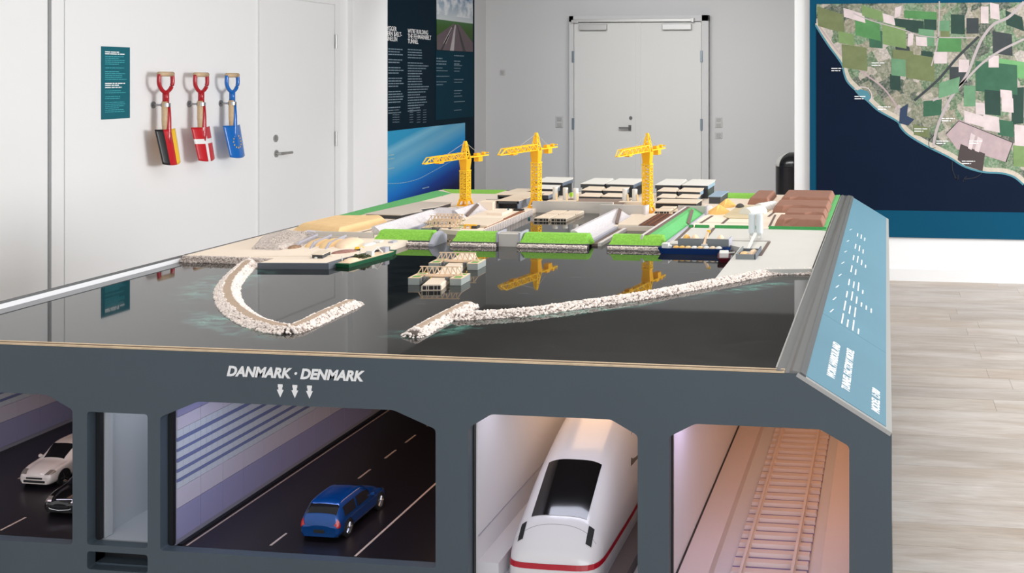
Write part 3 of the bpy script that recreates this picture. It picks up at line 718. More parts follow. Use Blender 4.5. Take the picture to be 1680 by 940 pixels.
# printed water plate
def water_mat():
    m = bpy.data.materials.new('glossy_printed_water'); m.use_nodes = True; nt = m.node_tree; b = nt.nodes['Principled BSDF']; L = nt.links.new
    b.inputs['Roughness'].default_value = .025; b.inputs['IOR'].default_value = 1.36
    tc = nt.nodes.new('ShaderNodeTexCoord')
    n = nt.nodes.new('ShaderNodeTexNoise'); n.inputs['Scale'].default_value = 9; n.inputs['Detail'].default_value = 6; n.inputs['Roughness'].default_value = .65; n.inputs['Distortion'].default_value = 1
    mp = nt.nodes.new('ShaderNodeMapping'); mp.inputs['Scale'].default_value = (1, 1.4, 1); L(tc.outputs['Object'], mp.inputs[0]); L(mp.outputs[0], n.inputs['Vector'])
    base = nt.nodes.new('ShaderNodeValToRGB'); e = base.color_ramp.elements; e[0].position = .4; e[0].color = (*S(20, 21, 20), 1); e[1].position = .8; e[1].color = (*S(40, 42, 40), 1)
    L(n.outputs[0], base.inputs[0])
    # shallow turquoise around the breakwaters (printed), as distance to their line segments
    segs = [((-2.20, 3.50), (-2.10, 3.0), .13), ((-1.95, 2.80), (-1.60, 2.58), .08), ((-1.24, 2.66), (-1.12, 2.76), .09), ((-1.12, 2.76), (-.62, 3.18), .045), ((-.62, 3.18), (-.24, 3.56), .05)]
    prev = None
    geo = nt.nodes.new('ShaderNodeNewGeometry')
    for a, b_, rad in segs:
        ax, ay = a; bx, by = b_; L2 = math.hypot(bx - ax, by - ay)
        mp2 = nt.nodes.new('ShaderNodeMapping'); mp2.vector_type = 'TEXTURE'
        mp2.inputs['Location'].default_value = ((ax + bx) / 2, (ay + by) / 2, ZW); mp2.inputs['Rotation'].default_value = (0, 0, math.atan2(by - ay, bx - ax)); mp2.inputs['Scale'].default_value = (L2 / 2 + rad, rad, 1)
        L(geo.outputs['Position'], mp2.inputs[0])
        ln = nt.nodes.new('ShaderNodeVectorMath'); ln.operation = 'LENGTH'; L(mp2.outputs[0], ln.inputs[0])
        r = nt.nodes.new('ShaderNodeMapRange'); r.inputs[1].default_value = .35; r.inputs[2].default_value = 1.0; r.inputs[3].default_value = 1; r.inputs[4].default_value = 0; L(ln.outputs['Value'], r.inputs[0])
        if prev is None: prev = r.outputs[0]
        else:
            mm = nt.nodes.new('ShaderNodeMath'); mm.operation = 'MAXIMUM'; L(prev, mm.inputs[0]); L(r.outputs[0], mm.inputs[1]); prev = mm.outputs[0]
    n2 = nt.nodes.new('ShaderNodeTexNoise'); n2.inputs['Scale'].default_value = 16; n2.inputs['Detail'].default_value = 7; n2.inputs['Roughness'].default_value = .7; L(mp.outputs[0], n2.inputs['Vector'])
    r3 = nt.nodes.new('ShaderNodeMapRange'); r3.inputs[1].default_value = .45; r3.inputs[2].default_value = .66; L(n2.outputs[0], r3.inputs[0])
    mu = nt.nodes.new('ShaderNodeMath'); mu.operation = 'MULTIPLY'; L(prev, mu.inputs[0]); L(r3.outputs[0], mu.inputs[1])
    mx = nt.nodes.new('ShaderNodeMix'); mx.data_type = 'RGBA'; mx.inputs[7].default_value = (*S(96, 156, 142), 1); L(mu.outputs[0], mx.inputs[0]); L(base.outputs[0], mx.inputs[6])
    # thin pale streaks of foam
    mp3 = nt.nodes.new('ShaderNodeMapping'); mp3.inputs['Scale'].default_value = (3, 16, 1); mp3.inputs['Rotation'].default_value = (0, 0, R(12)); L(tc.outputs['Object'], mp3.inputs[0])
    n3 = nt.nodes.new('ShaderNodeTexNoise'); n3.inputs['Scale'].default_value = 3.3; n3.inputs['Detail'].default_value = 4; n3.inputs['Distortion'].default_value = .6; L(mp3.outputs[0], n3.inputs['Vector'])
    r4 = nt.nodes.new('ShaderNodeMapRange'); r4.inputs[1].default_value = .69; r4.inputs[2].default_value = .78; r4.inputs[4].default_value = .45; L(n3.outputs[0], r4.inputs[0])
    mx2 = nt.nodes.new('ShaderNodeMix'); mx2.data_type = 'RGBA'; mx2.inputs[7].default_value = (*S(150, 160, 156), 1); L(r4.outputs[0], mx2.inputs[0]); L(mx.outputs[2], mx2.inputs[6]); L(mx2.outputs[2], b.inputs['Base Color'])
    return m
MB().box(TL + .008, TR - .05, YF + .016, YR - .02, ZW - .006, ZW).build('water_plate', water_mat(), table)
MB().box(XLO + .03, TR - .02, YF + .03, YR - .03, .855, .90).build('top_deck', CASED, table)
# lettering on the front
LZ = (YF - .0008)
text('lettering', 'DANMARK · DENMARK', .0328, WHITEP, table, (-1.393, LZ, .884), (1, 0, .0), zd, bold=.0014, shear=.25, align='CENTER')
for xx in (-1.427, -1.390, -1.353):
    MB().prismY([(xx, .837), (xx + .0085, .855), (xx + .0048, .855), (xx + .0048, .861), (xx + .006, .8615), (xx + .006, .868), (xx - .006, .868), (xx - .006, .8615), (xx - .0048, .861), (xx - .0048, .855), (xx - .0085, .855)], YF - .001, YF).build('arrow_mark', WHITEP, table)


# ---------------------------------------------------------------- tunnel interiors (parts of the table)
ASPH = mat('dark_asphalt', S(30, 26, 30), .32, noise=.06, nscale=60)
LINE = mat('road_line_paint', S(206, 184, 168), .6)
TWH = mat('tile_white', S(206, 212, 220), .35); TBL = mat('tile_blue_stripe', S(120, 130, 172), .35)
TPW = mat('panel_pale_lilac', S(206, 200, 214), .45); TPL = mat('panel_lilac', S(158, 156, 192), .45)
TWALL = mat('tunnel_white', S(214, 212, 216), .5); TJ = mat('tile_joint', S(150, 150, 165), .7)
YE = 4.6
def tube_shell(x0, x1, zf, wallm, floorm, ye=YE, inset=.012):
    f = MB().box(x0 - inset, x1 + inset, YF + .041, ye, zf - .02, zf).build('tunnel_floor', floorm, table)
    wl_ = MB().box(x0 - inset - .012, x0 - inset, YF + .041, ye, zf, .85).build('tunnel_wall', wallm, table)
    wr_ = MB().box(x1 + inset, x1 + inset + .012, YF + .041, ye, zf, .85).build('tunnel_wall', wallm, table)
    MB().box(x0 - inset, x1 + inset, ye, ye + .01, zf, .85).build('tunnel_end', CASED, table)
    return f, wl_, wr_
def tiled(parent, xw, y0, y1):
    """cladding pieces of a road tunnel wall: panels, stripes and small tiles, shared meshes"""
    P, T = .0905, .0905 / 4
    zs = [.449 + .012, .538, .586, .602, .610, .626, .634, .651, .660, .677, .684, .702, .711, .730, .762, .80]
    def unit(name, ln, h, m, gap, th):
        return MB().box(0, th, gap / 2, ln - gap / 2, gap / 2, h - gap / 2).build(name, m, parent, local=True, bevel=0)
    off = worldloc(parent)
    def place(o, y, z, first): o.location = Vector((xw, y, z)) - off
    nP = int((y1 - y0) / P)
    for (za, zb, m) in ((zs[0], zs[1], TPL), (zs[1], zs[2], TPW), (zs[13], zs[14], TPW), (zs[14], zs[15], TPL)):
        base = unit('wall_panel', P, zb - za, m, .0012, .003)
        for k in range(nP):
            o = base if k == 0 else base.copy()
            if k: COL.objects.link(o)
            place(o, y0 + k * P, za, 0)
    for i in range(2, 13):
        za, zb = zs[i], zs[i + 1]
        if (i % 2) == 1:     # blue stripe
            base = unit('stripe_tile', P, zb - za, TBL, .0006, .003); n_, st = nP, P
        else:
            base = unit('wall_tile', T, zb - za, TWH, .0009, .003); n_, st = nP * 4, T
        for k in range(n_):
            o = base if k == 0 else base.copy()
            if k: COL.objects.link(o)
            place(o, y0 + k * st, za, 0)
f1, w1, w2 = tube_shell(-1.738 + .022, -1.040, .449, TJ, ASPH)
tiled(w1, -1.728, YF + .045, 3.46)
f2, w3, w4 = tube_shell(-2.68, -1.971, .449, TJ, ASPH)
tiled(w3, -2.692, 2.82, 3.73)
def dash(parent, x, y0, y1, z=.449, w_=.006, name='lane_dash'):
    MB().box(x - w_ / 2, x + w_ / 2, y0, y1, z, z + .0006).build(name, LINE, parent)
dash(f1, -1.700, YF + .045, YE, name='edge_line', w_=.005); dash(f1, -1.262, YF + .045, YE, name='edge_line', w_=.006)
for y0 in (2.44, 2.66, 2.88, 3.043, 3.182, 3.34, 3.50): dash(f1, -1.497, y0, y0 + .07)
MB().box(-1.724, -1.712, YF + .045, YE, .449, .452).build('gutter', CASED, f1)
for y0 in (2.431, 2.68, 2.93, 3.2): dash(f2, -2.225 - (.0), y0, y0 + .08)
for y0 in (2.75, 3.0): dash(f2, -2.46, y0, y0 + .07)
# gallery
GW = mat('gallery_white', S(196, 200, 206), .5)
fg, g1, g2 = tube_shell(-1.932, -1.771, .455, GW, GW, 3.3, .003)
MB().box(-1.934, -1.918, YF + .045, YF + .07, .456, .80).build('corner_post', GW, table)
MB().box(-1.932, -1.771, YF + .06, YF + .07, .37, .44).build('slot_back', CASED, table)
MB().box(-1.932, -1.771, YF + .028, YF + .07, .37, .402).build('slot_floor', CASE, table)
# train tunnel
ft, tw1, tw2 = tube_shell(-.955, -.559, .41, TWALL, TWALL, 4.4, .0)
MB().box(-.9548, -.903, YF + .041, 4.4, .41, .456).build('walkway', TWALL, ft)
MB().box(-.9545, -.952, YF + .045, 4.4, .515, .5158).build('wall_joint', TJ, tw1)
MB().box(-.645, -.600, YF + .045, 4.2, .41, .44).build('track_slab', mat('dark_slab', S(70, 62, 66), .7), ft)
# rail tunnel
fr_, rw1, rw2 = tube_shell(-.487, -.081, .405, TWALL, TWALL, 4.4, .0)
WK = mat('walkway_white', S(212, 200, 196), .5)
wk = MB().box(-.485, -.412, YF + .045, 4.4, .405, .44).build('walkway', WK, fr_)
MB().box(-.4865, -.482, YF + .045, 4.4, .44, .4415).build('walkway_joint', CASED, fr_)
MB().box(-.152, -.083, YF + .045, 4.4, .405, .44).build('walkway', WK, fr_)
trk = thing('model_railway_track', 'pale model railway track with close sleepers in the rightmost tunnel opening', 'railway track', (-.28, 3.4, .405))
TRK = mat('pale_track', S(214, 198, 190), .55); BAL = mat('slab_with_sleeper_shade', S(120, 110, 152), .6)  # lilac shade between the sleepers is painted into the slab colour
MB().box(-.370, -.186, YF + .05, 4.4, .4055, .411).build('ballast_slab', BAL, trk)
for xx in (-.342, -.221):
    MB().prismY([(xx - .006, .417), (xx + .006, .417), (xx + .002, .421), (xx + .002, .427), (xx + .0035, .429), (xx + .0035, .432), (xx - .0035, .432), (xx - .0035, .429), (xx - .002, .427), (xx - .002, .421)], YF + .05, 4.4).build('rail', TRK, trk)
sb = None; y = YF + .06; k = 0
while y < 4.35 and k < 120:
    if sb is None:
        sb = MB().hexa([(-.092, -.017, 0), (.092, -.017, 0), (.092, .017, 0), (-.092, .017, 0)], [(-.090, -.011, .008), (.090, -.011, .008), (.090, .011, .008), (-.090, .011, .008)])
        # waist of the twin-block sleeper
        sb = sb.build('sleeper', TRK, trk, local=True); o = sb
    else:
        o = sb.copy(); COL.objects.link(o)
    o.location = Vector((-.278, y, .411)) - worldloc(trk)
    y += .052; k += 1

# ---------------------------------------------------------------- model train
def train():
    cx = -.778; zb = .425
    t = thing('model_train', 'white high-speed model train with red stripe, its nose filling the tunnel opening', 'train', (cx, 3.2, .41))
    TW = mat('train_white', S(226, 222, 224), .22, coat=.4)
    ctrl = [(2.406, .426, .0), (2.4075, .438, .05), (2.411, .455, .08), (2.420, .478, .098), (2.437, .502, .108), (2.460, .527, .113), (2.482, .545, .1145), (2.55, .589, .116), (2.618, .630, .117), (2.70, .664, .118), (2.80, .698, .118), (2.95, .728, .118), (3.2, .742, .118), (4.2, .742, .118)]
    fine = cubic(ctrl, 8)
    fine = [(y_, max(T, zb + .001), max(w_, .0015)) for y_, T, w_ in fine]
    NV = 64; n = 3.4
    def pt(ring, a):
        y_, T, w_ = ring
        ca, sa = math.cos(a), math.sin(a)
        x_ = w_ * (abs(ca) ** (2 / n)) * (1 if ca >= 0 else -1); z_ = zb + (T - zb) * (abs(sa) ** (2 / n))
        return (cx + x_, y_, z_)
    G = [[pt(r_, math.pi * j / NV) for j in range(NV + 1)] for r_ in fine]
    b = MB(); grid_mesh(b, G)
    b.build('car_body', TW, t, smooth=True)
    # lower skirt
    sk = [(cx - r_[2] * 1.0, r_[0]) for r_ in fine[4:]][::-1] + [(cx + r_[2] * 1.0, r_[0]) for r_ in fine[4:]]
    MB().prism(sk, .411, .4255).build('skirt', TW, t)
    def patch(name, m, y0, y1, x0f, x1f, lift=.0012, nu=14, nv=14, shape=None):
        # patch on top of the nose, x as real offset from the centre line
        G = []
        for i in range(nu + 1):
            yy = y0 + (y1 - y0) * i / nu
            for k in range(len(fine) - 1):
                if fine[k][0] <= yy <= fine[k + 1][0]:
                    f = (yy - fine[k][0]) / max(fine[k + 1][0] - fine[k][0], 1e-9)
                    rg = [fine[k][q] + (fine[k + 1][q] - fine[k][q]) * f for q in range(3)]; break
            row_ = []
            xa = x0f(i / nu) if callable(x0f) else x0f; xb = x1f(i / nu) if callable(x1f) else x1f
            for j in range(nv + 1):
                x_ = xa + (xb - xa) * j / nv
                q = min(abs(x_) / rg[2], .9999); z_ = zb + (rg[1] - zb) * (1 - q ** n) ** (1 / n)
                row_.append((cx + x_, yy - lift * .4, z_ + lift))
            G.append(row_)
        return grid_mesh(MB(), G).build(name, m, t, smooth=True)
    GL = mat('black_glass', (.008, .007, .007), .12, coat=.5)
    patch('windscreen', GL, 2.481, 2.618, -.070, .068)
    patch('headlight_slot', BLACKM, 2.443, 2.474, -.091, -.078)
    patch('headlight_slot', BLACKM, 2.440, 2.471, .076, .090)
    # red stripe: contour band around nose and sides
    veryfine = [(y_, max(T, zb + .001), max(w_, .0015)) for y_, T, w_ in cubic(ctrl, 60)]
    def contour(z_):
        R_ = []
        for (y_, T, w_) in veryfine:
            if T <= z_ + 1e-5: continue
            x_ = w_ * (1 - ((z_ - zb) / (T - zb)) ** n) ** (1 / n)
            if not R_: R_.append((0.0, y_ - .0004))
            if x_ > R_[-1][0] - .02: R_.append((x_, y_))
        # even steps along the line
        d = [0]
        for a, b_ in zip(R_, R_[1:]): d.append(d[-1] + math.hypot(b_[0] - a[0], b_[1] - a[1]))
        out = []
        for k in range(61):
            q = d[-1] * (k / 60) ** 1.8; i_ = max(i2 for i2 in range(len(d)) if d[i2] <= q + 1e-9); i_ = min(i_, len(d) - 2)
            f = (q - d[i_]) / max(d[i_ + 1] - d[i_], 1e-9); out.append((R_[i_][0] + (R_[i_ + 1][0] - R_[i_][0]) * f, R_[i_][1] + (R_[i_ + 1][1] - R_[i_][1]) * f))
        return out
    za, zb_ = .4475, .4595
    la = contour(za); lb_ = contour(zb_)
    vs = []; fs = []
    def offp(L_, i, z_):
        p = L_[i]; q0 = L_[max(i - 1, 0)]; q1 = L_[min(i + 1, len(L_) - 1)]
        d = Vector((q1[0] - q0[0], q1[1] - q0[1])); d = d.normalized() if d.length > 0 else Vector((1, 0)); nrm = Vector((d.y, -d.x))
        return (p[0] + nrm.x * .0014, p[1] + nrm.y * .0014, z_)
    right = [(offp(la, i, za), offp(lb_, i, zb_)) for i in range(len(la))]
    st = MB(); Gs = [[(cx - a[0], a[1], a[2]), (cx - b_[0], b_[1], b_[2])] for a, b_ in right[::-1]] + [[(cx + a[0], a[1], a[2]), (cx + b_[0], b_[1], b_[2])] for a, b_ in right]
    grid_mesh(st, Gs).build('red_stripe', mat('train_red', S(176, 6, 34), .3), t)
    # nose hatch seam
    # side cab windows
    for sgn in (1, -1):
        sw = MB(); pts = [(2.74, .575), (2.80, .64), (2.90, .672), (3.05, .676), (3.05, .585), (2.9, .565)]
        fx = []
        for (yy, zz) in pts:
            for k in range(len(fine) - 1):
                if fine[k][0] <= yy <= fine[k + 1][0]: rg = fine[k]; break
            fx.append((cx + sgn * (rg[2] * (1 - ((zz - zb) / (rg[1] - zb)) ** n) ** (1 / n) + .0015), yy, zz))
        sw.add(fx, [tuple(range(len(fx)))]); sw.build('side_window', GL, t, fix=False)
    seam = []
    for i in range(25):
        x_ = -.098 + .196 * i / 24; yy = 2.486 - .004 * (1 - (x_ / .098) ** 2) + .0 ; 
        yy = 2.452 + .012 * (1 - (x_ / .098) ** 2)
        for k in range(len(fine) - 1):
            if fine[k][0] <= yy <= fine[k + 1][0]:
                f = (yy - fine[k][0]) / max(fine[k + 1][0] - fine[k][0], 1e-9); rg = [fine[k][q] + (fine[k + 1][q] - fine[k][q]) * f for q in range(3)]; break
        q = min(abs(x_) / rg[2], .999); seam.append((cx + x_, yy, zb + (rg[1] - zb) * (1 - q ** n) ** (1 / n)))
    MB().tube(seam, .0006, 5).build('hatch_seam', mat('seam_grey', S(150, 148, 150), .5), t)
train()

# ---------------------------------------------------------------- model cars
def car(label, loc, rz, paint, L_=.256, W_=.108, H_=.092, front_grille=False, rim=None):
    t = thing('model_car', label, 'car', (0, 0, 0))
    GLS = mat('car_glass', (.012, .011, .012), .08, coat=.5)
    # stations rear(0) -> front(1): y, half width low, half width belt, z belt, half width roof, z roof
    hw = W_ / 2
    st = [(0.000, .78, .76, .40, .55, .44), (0.015, .92, .90, .46, .70, .60), (0.05, .97, .95, .56, .74, .78), (0.12, .99, .97, .59, .74, .955), (0.22, 1, .98, .60, .76, .995), (0.36, 1, .98, .60, .77, 1.0), (0.50, 1, .98, .60, .76, .985), (0.60, 1, .98, .60, .72, .90), (0.70, 1, .97, .60, .66, .72), (0.745, 1, .96, .59, .70, .64), (0.85, .99, .93, .555, .66, .60), (0.94, .95, .86, .49, .60, .53), (0.985, .86, .76, .42, .50, .45), (1.0, .74, .66, .36, .40, .38)]
    def ring(s_):
        u, a, b_, zb_, c, zr = s_
        y_ = (u - .5) * L_; z0 = .15 * H_
        return [(-a * hw * .90, y_, z0), (-a * hw, y_, z0 + .08 * H_), (-a * hw * 1.0, y_, (.36 if zb_ > .42 else zb_ * .8) * H_), (-b_ * hw, y_, zb_ * H_), (-c * hw, y_, (zr - .035) * H_), (-c * hw * .62, y_, zr * H_), (0, y_, (zr + .012) * H_),
                (c * hw * .62, y_, zr * H_), (c * hw, y_, (zr - .035) * H_), (b_ * hw, y_, zb_ * H_), (a * hw * 1.0, y_, (.36 if zb_ > .42 else zb_ * .8) * H_), (a * hw, y_, z0 + .08 * H_), (a * hw * .90, y_, z0)]
    us = cubic(st, 4); G = []
    for s_ in us: G.append(cubic(ring(s_), 3))
    b = MB(); grid_mesh(b, G)
    nv = len(G[0]); b.add(G[0], [tuple(range(nv))]); b.add(G[-1], [tuple(range(nv))[::-1]])
    b.build('car_body', paint, t, smooth=True, local=True)
    MB().box(-hw * .85, hw * .85, -L_ * .47, L_ * .46, .12 * H_, .20 * H_).build('underbody', BLACKM, t, local=True)
    def surf_patch(name, m, i0, i1, j0, j1, off=.0007):
        GG = []
        for i in range(i0, i1 + 1):
            row_ = []
            for j in range(j0, j1 + 1):
                p = Vector(G[i][j]); a = Vector(G[min(i + 1, len(G) - 1)][j]) - Vector(G[max(i - 1, 0)][j]); c = Vector(G[i][min(j + 1, nv - 1)]) - Vector(G[i][max(j - 1, 0)])
                nn = c.cross(a).normalized()
                if nn.dot(p - Vector((0, p.y * .8, .3 * H_))) < 0: nn = -nn
                row_.append(tuple(p + nn * off))
            GG.append(row_)
        return grid_mesh(MB(), GG).build(name, m, t, smooth=True, local=True, fix=False)
    # indices: station k -> i=4k ; ring pt k -> j=3k
    surf_patch('windscreen', GLS, 4 * 6 + 2, 4 * 8 + 2, 3 * 4 + 1, 3 * 8 - 1)
    surf_patch('rear_window', GLS, 4 * 1 + 3, 4 * 2 + 3, 3 * 4 + 0, 3 * 8 - 0)
    for j0, j1 in ((9, 11), (25, 27)):
        surf_patch('side_window', GLS, 4 * 3, 4 * 5 - 1, j0, j1); surf_patch('side_window', GLS, 4 * 5, 4 * 7 + 1, j0, j1)
    RL = mat('tail_lamp_red', S(190, 24, 26), .25, coat=.4); HLm = mat('head_lamp', S(150, 140, 130), .15, .3)
    for j0, j1 in ((7, 11), (25, 29)): surf_patch('tail_lamp', RL, 2, 6, j0, j1, .0009)
    for j0, j1 in ((8, 12), (24, 28)): surf_patch('head_lamp', HLm, 4 * 10 + 3, 4 * 12, j0, j1, .0009)
    MB().box(-hw * .26, hw * .26, -L_ * .5 - .0012, -L_ * .5 + .004, .25 * H_, .34 * H_).build('number_plate', BLACKM, t, local=True)
    if True:
        gz = .37
        MB().box(-hw * .45, hw * .45, L_ * .482, L_ * .5 + .0016, .30 * H_, .345 * H_).build('grille', BLACKM, t, local=True)
        MB().box(-hw * .60, hw * .60, L_ * .48, L_ * .5 + .0012, .19 * H_, .255 * H_).build('air_intake', BLACKM, t, local=True)
        if front_grille:
            MB().tube([(-hw * .7, L_ * .485, .30 * H_), (-hw * .5, L_ * .5 + .001, .245 * H_), (0, L_ * .5 + .004, .225 * H_), (hw * .5, L_ * .5 + .001, .245 * H_), (hw * .7, L_ * .485, .30 * H_)], .0012, 6).build('chrome_trim', mat('bright_chrome', (.75, .75, .75), .15, 1), t, local=True)
    MB().lathe([(0, 0), (.0045, 0), (.0045, .001), (0, .001)], (0, -L_ * .5 + .0045, .50 * H_), 14, axis='y').build('badge', mat('bright_chrome', (.75, .75, .75), .15, 1), t, local=True)
    r_ = .21 * H_ * 1.06
    for sx in (-1, 1):
        for yy in (-L_ * .325, L_ * .33):
            x_ = sx * (hw * .995)
            wh = MB().lathe([(r_ * .62, -.010), (r_ * .97, -.010), (r_, -.007), (r_, .0005), (r_ * .95, .002), (r_ * .7, .002), (r_ * .66, .0)], (x_ - (sx > 0) * 0, yy, r_), 24, axis='x') if sx > 0 else MB().lathe([(r_ * .62, .010), (r_ * .97, .010), (r_, .007), (r_, -.0005), (r_ * .95, -.002), (r_ * .7, -.002), (r_ * .66, 0)], (x_, yy, r_), 24, axis='x')
            wo = wh.build('wheel', BLACKM, t, local=True)
            rm = MB()
            for k in range(5):
                a = k * 2 * math.pi / 5
                rm.bar((x_ + sx * .0012, yy, r_), (x_ + sx * .0012, yy + r_ * .68 * math.cos(a), r_ + r_ * .68 * math.sin(a)), .0045, .0022)
            rm.lathe([(r_ * .62, -.001), (r_ * .72, -.001), (r_ * .72, .002), (r_ * .62, .002)], (x_, yy, r_), 20, axis='x')
            rm.build('wheel_rim', rim or SILV, wo, local=True)
            MB().lathe([(r_ * 1.0, -.002), (r_ * 1.14, -.002), (r_ * 1.14, .0), (r_ * 1.0, .0)], (x_ + sx * .0012, yy, r_ * 1.02), 24, axis='x').build('wheel_arch', BLACKM, t, local=True)
        MB().hexa([(sx * hw * .93, L_ * .14, .60 * H_), (sx * hw * 1.14, L_ * .14, .61 * H_), (sx * hw * 1.14, L_ * .17, .61 * H_), (sx * hw * .93, L_ * .17, .60 * H_)],
                  [(sx * hw * .93, L_ * .14, .66 * H_), (sx * hw * 1.12, L_ * .14, .70 * H_), (sx * hw * 1.12, L_ * .17, .69 * H_), (sx * hw * .93, L_ * .17, .66 * H_)]).build('wing_mirror', paint, t, local=True, bevel=.001)
    t.location = loc; t.rotation_euler = (0, 0, rz)
    return t
BLUEC = mat('metallic_blue', S(8, 72, 140), .22, .35, coat=.6)
WHITEC = mat('pearl_white', S(226, 214, 204), .25, coat=.5)
BLACKC = mat('gloss_black', (.008, .007, .007), .12, coat=.8)
ALLOY = mat('bright_alloy', (.7, .7, .72), .25, .8)
car('metallic blue hatchback model car seen from behind in the road tunnel', (-1.388, 2.600, .4492), 0, BLUEC, rim=ALLOY)
car('white hatchback model car facing out of the left road tunnel', (-2.355, 2.815, .4492), R(180), WHITEC, rim=mat('dark_steel', (.2, .2, .2), .35, .8))
car('black model car with chrome grille, half hidden in front of the white one', (-2.135, 2.645, .4492), R(180), BLACKC, L_=.25, front_grille=True)

# ================================================================ THE HARBOUR MODEL
# ground plates of the model
ground = thing('model_ground', 'cream and off-white ground plates of the harbour model', 'model ground', (-1.3, 4.8, ZW))
def plate(poly, m, z1=ZL, name='ground_plate', z0=ZW): return MB().prism(poly, z0, z1).build(name, m, ground)
plate([(-2.545, 3.60), (-2.30, 3.585), (-2.185, 3.585), (-2.185, 3.49), (-1.935, 3.515), (-1.93, 3.60), (-1.895, 3.90), (-1.895, 4.05), (-2.06, 4.12), (-2.07, 4.72), (-1.98, 4.75), (-1.98, 5.87), (-2.545, 5.87)], LAND)
plate([(-1.98, 5.11), (-.855, 5.11), (-.855, 5.87), (-1.98, 5.87)], LAND)
plate([(-1.90, 4.36), (-1.69, 4.30), (-1.722, 5.11), (-1.98, 5.11)], LAND)
plate([(-1.20, 4.55), (-.93, 4.55), (-.93, 5.11), (-1.33, 5.11), (-1.33, 4.98), (-1.20, 4.98)], LAND)
plate([(-.93, 4.10), (-.60, 4.10), (-.555, 4.05), (-.55, 3.43), (-.41, 3.60), (-.252, 3.63), (-.252, 4.55), (-.93, 4.55)], LANDW)
plate([(-.93, 4.55), (-.252, 4.55), (-.252, 5.87), (-.855, 5.87), (-.855, 5.11), (-.93, 5.11)], LAND, name='ground_plate')
# quay wall
q = MB(); q.prism([(-2.183, 3.478), (-1.932, 3.505), (-1.925, 3.60), (-1.94, 3.60), (-1.947, 3.516), (-2.183, 3.49)], ZW, ZL + .001); q.build('quay_wall', QUAY, ground)
mbx = MB(); mbx.prism([(-1.93, 3.60), (-1.888, 3.88), (-1.895, 3.89), (-1.94, 3.60)], ZW, ZL + .001); mbx.build('quay_wall', QUAY, ground)
for k in range(9):
    y_ = 3.62 + k * .03; x_ = -1.926 + (y_ - 3.6) * .14
    MB().box(x_ - .004, x_ + .004, y_ - .005, y_ + .005, ZW, ZL + .002).build('fender', mat('fender_dark', S(70, 60, 60), .7), ground)
# roads printed on the ground
def road(pts, w_, m=ROAD, z=ZL + .0012, name='road_strip'):
    pts = [Vector(p) for p in pts]; mb = MB(); G = []
    for i, p in enumerate(pts):
        d = (pts[min(i + 1, len(pts) - 1)] - pts[max(i - 1, 0)]).normalized(); n_ = Vector((-d.y, d.x)) * w_ / 2
        G.append([(p.x - n_.x, p.y - n_.y, z), (p.x + n_.x, p.y + n_.y, z)])
    mb2 = MB()
    for a, b_ in zip(G, G[1:]):
        mb2.hexa([(*a[0][:2], z - .001), (*b_[0][:2], z - .001), (*b_[1][:2], z - .001), (*a[1][:2], z - .001)], [a[0], b_[0], b_[1], a[1]])
    return mb2.build(name, m, ground)
for (a, b_) in (((1109, 395), (1136, 370)), ((1150, 366), (1169, 354)), ((1185, 367), (1199, 355)), ((1155, 394), (1172, 374)), ((1246, 355), (1262, 341)), ((1262, 397), (1247, 420))):
    road([W(*a, ZL), W(*b_, ZL)], .013)
road([W(1196, 395, ZL), W(1264, 396, ZL)], .006); road([W(1148, 394, ZL), W(1198, 395, ZL)], .004)
road([(-.86, 4.72), (-.60, 4.72)], .004, mat('pale_seam', S(196, 188, 176), .7))
road([(-2.33, 3.60), (-2.18, 3.64), (-2.0, 3.66)], .02, LAND); road([(-2.20, 4.08), (-2.16, 4.5), (-2.13, 4.72)], .008); road([W(600, 372, ZL), W(665, 356, ZL)], .006)
for (a, b_) in (((728, 322), (742, 320)), ((785, 320), (812, 321)), ((735, 348), (752, 342))): road([W(*a, ZL), W(*b_, ZL)], .03, mat('dark_patch', S(110, 104, 96), .7))

# banks ----------------------------------------------------------
def bankX(name, label, x0, x1, m, rough=True, crest=.975, y0=4.035, flip=False, endcap=True, cat='grass bank'):
    """bank running along X, slope facing -Y; white rubble toe in front"""
    t = thing(name, label, cat, ((x0 + x1) / 2, y0 + .05, ZW))
    n = 24; G = []
    for i in range(n + 1):
        x = x0 + (x1 - x0) * i / n
        e = min(1, min(i, n - i) / 1.5 + .35)
        G.append([(x, y0 + .022, ZW + .017), (x, y0 + .04, ZW + .030 * e + .004), (x, y0 + .062, ZW + (crest - ZW) * e), (x, y0 + .10, ZW + (crest - ZW) * e), (x, y0 + .135, ZW)])
    b = MB(); grid_mesh(b, G)
    b.add(G[0], [tuple(range(5))]); b.add(G[-1], [tuple(range(5))[::-1]])
    b.build('grass_slope', m, t)
    MB().box(x0 - .004, x1 + .004, y0 + .012, y0 + .03, ZW, ZW + .018).build('kerb', mat('dark_kerb', S(84, 82, 84), .6), t)
    MB().box(x0, x1, y0 + .006, y0 + .015, ZW, ZW + .013).build('toe_core', STONE, t)
    sm = MB(); pts = []
    for i in range(int((x1 - x0) * 2200)): pts.append((random.uniform(x0, x1), y0 + random.uniform(0, .014), ZW + random.uniform(.002, .013)))
    stones(sm, pts, .002, .0038); tag(sm.build('rubble_toe', STONE, t), kind='stuff')
    return t
bankX('grass_bank', 'leftmost green grass bank along the harbour edge', -2.045, -1.805, GRASS)
bankX('grass_bank', 'short green grass bank between the narrow inlet and the grey gate', -1.715, -1.528, GRASS)
bankX('grass_bank', 'green grass bank right of the grey gate, below the middle basin', -1.438, -1.158, GRASS)
tg = bankX('grass_bank', 'angled green grass bank turning back beside the right basin', -1.075, -.862, GRASS)
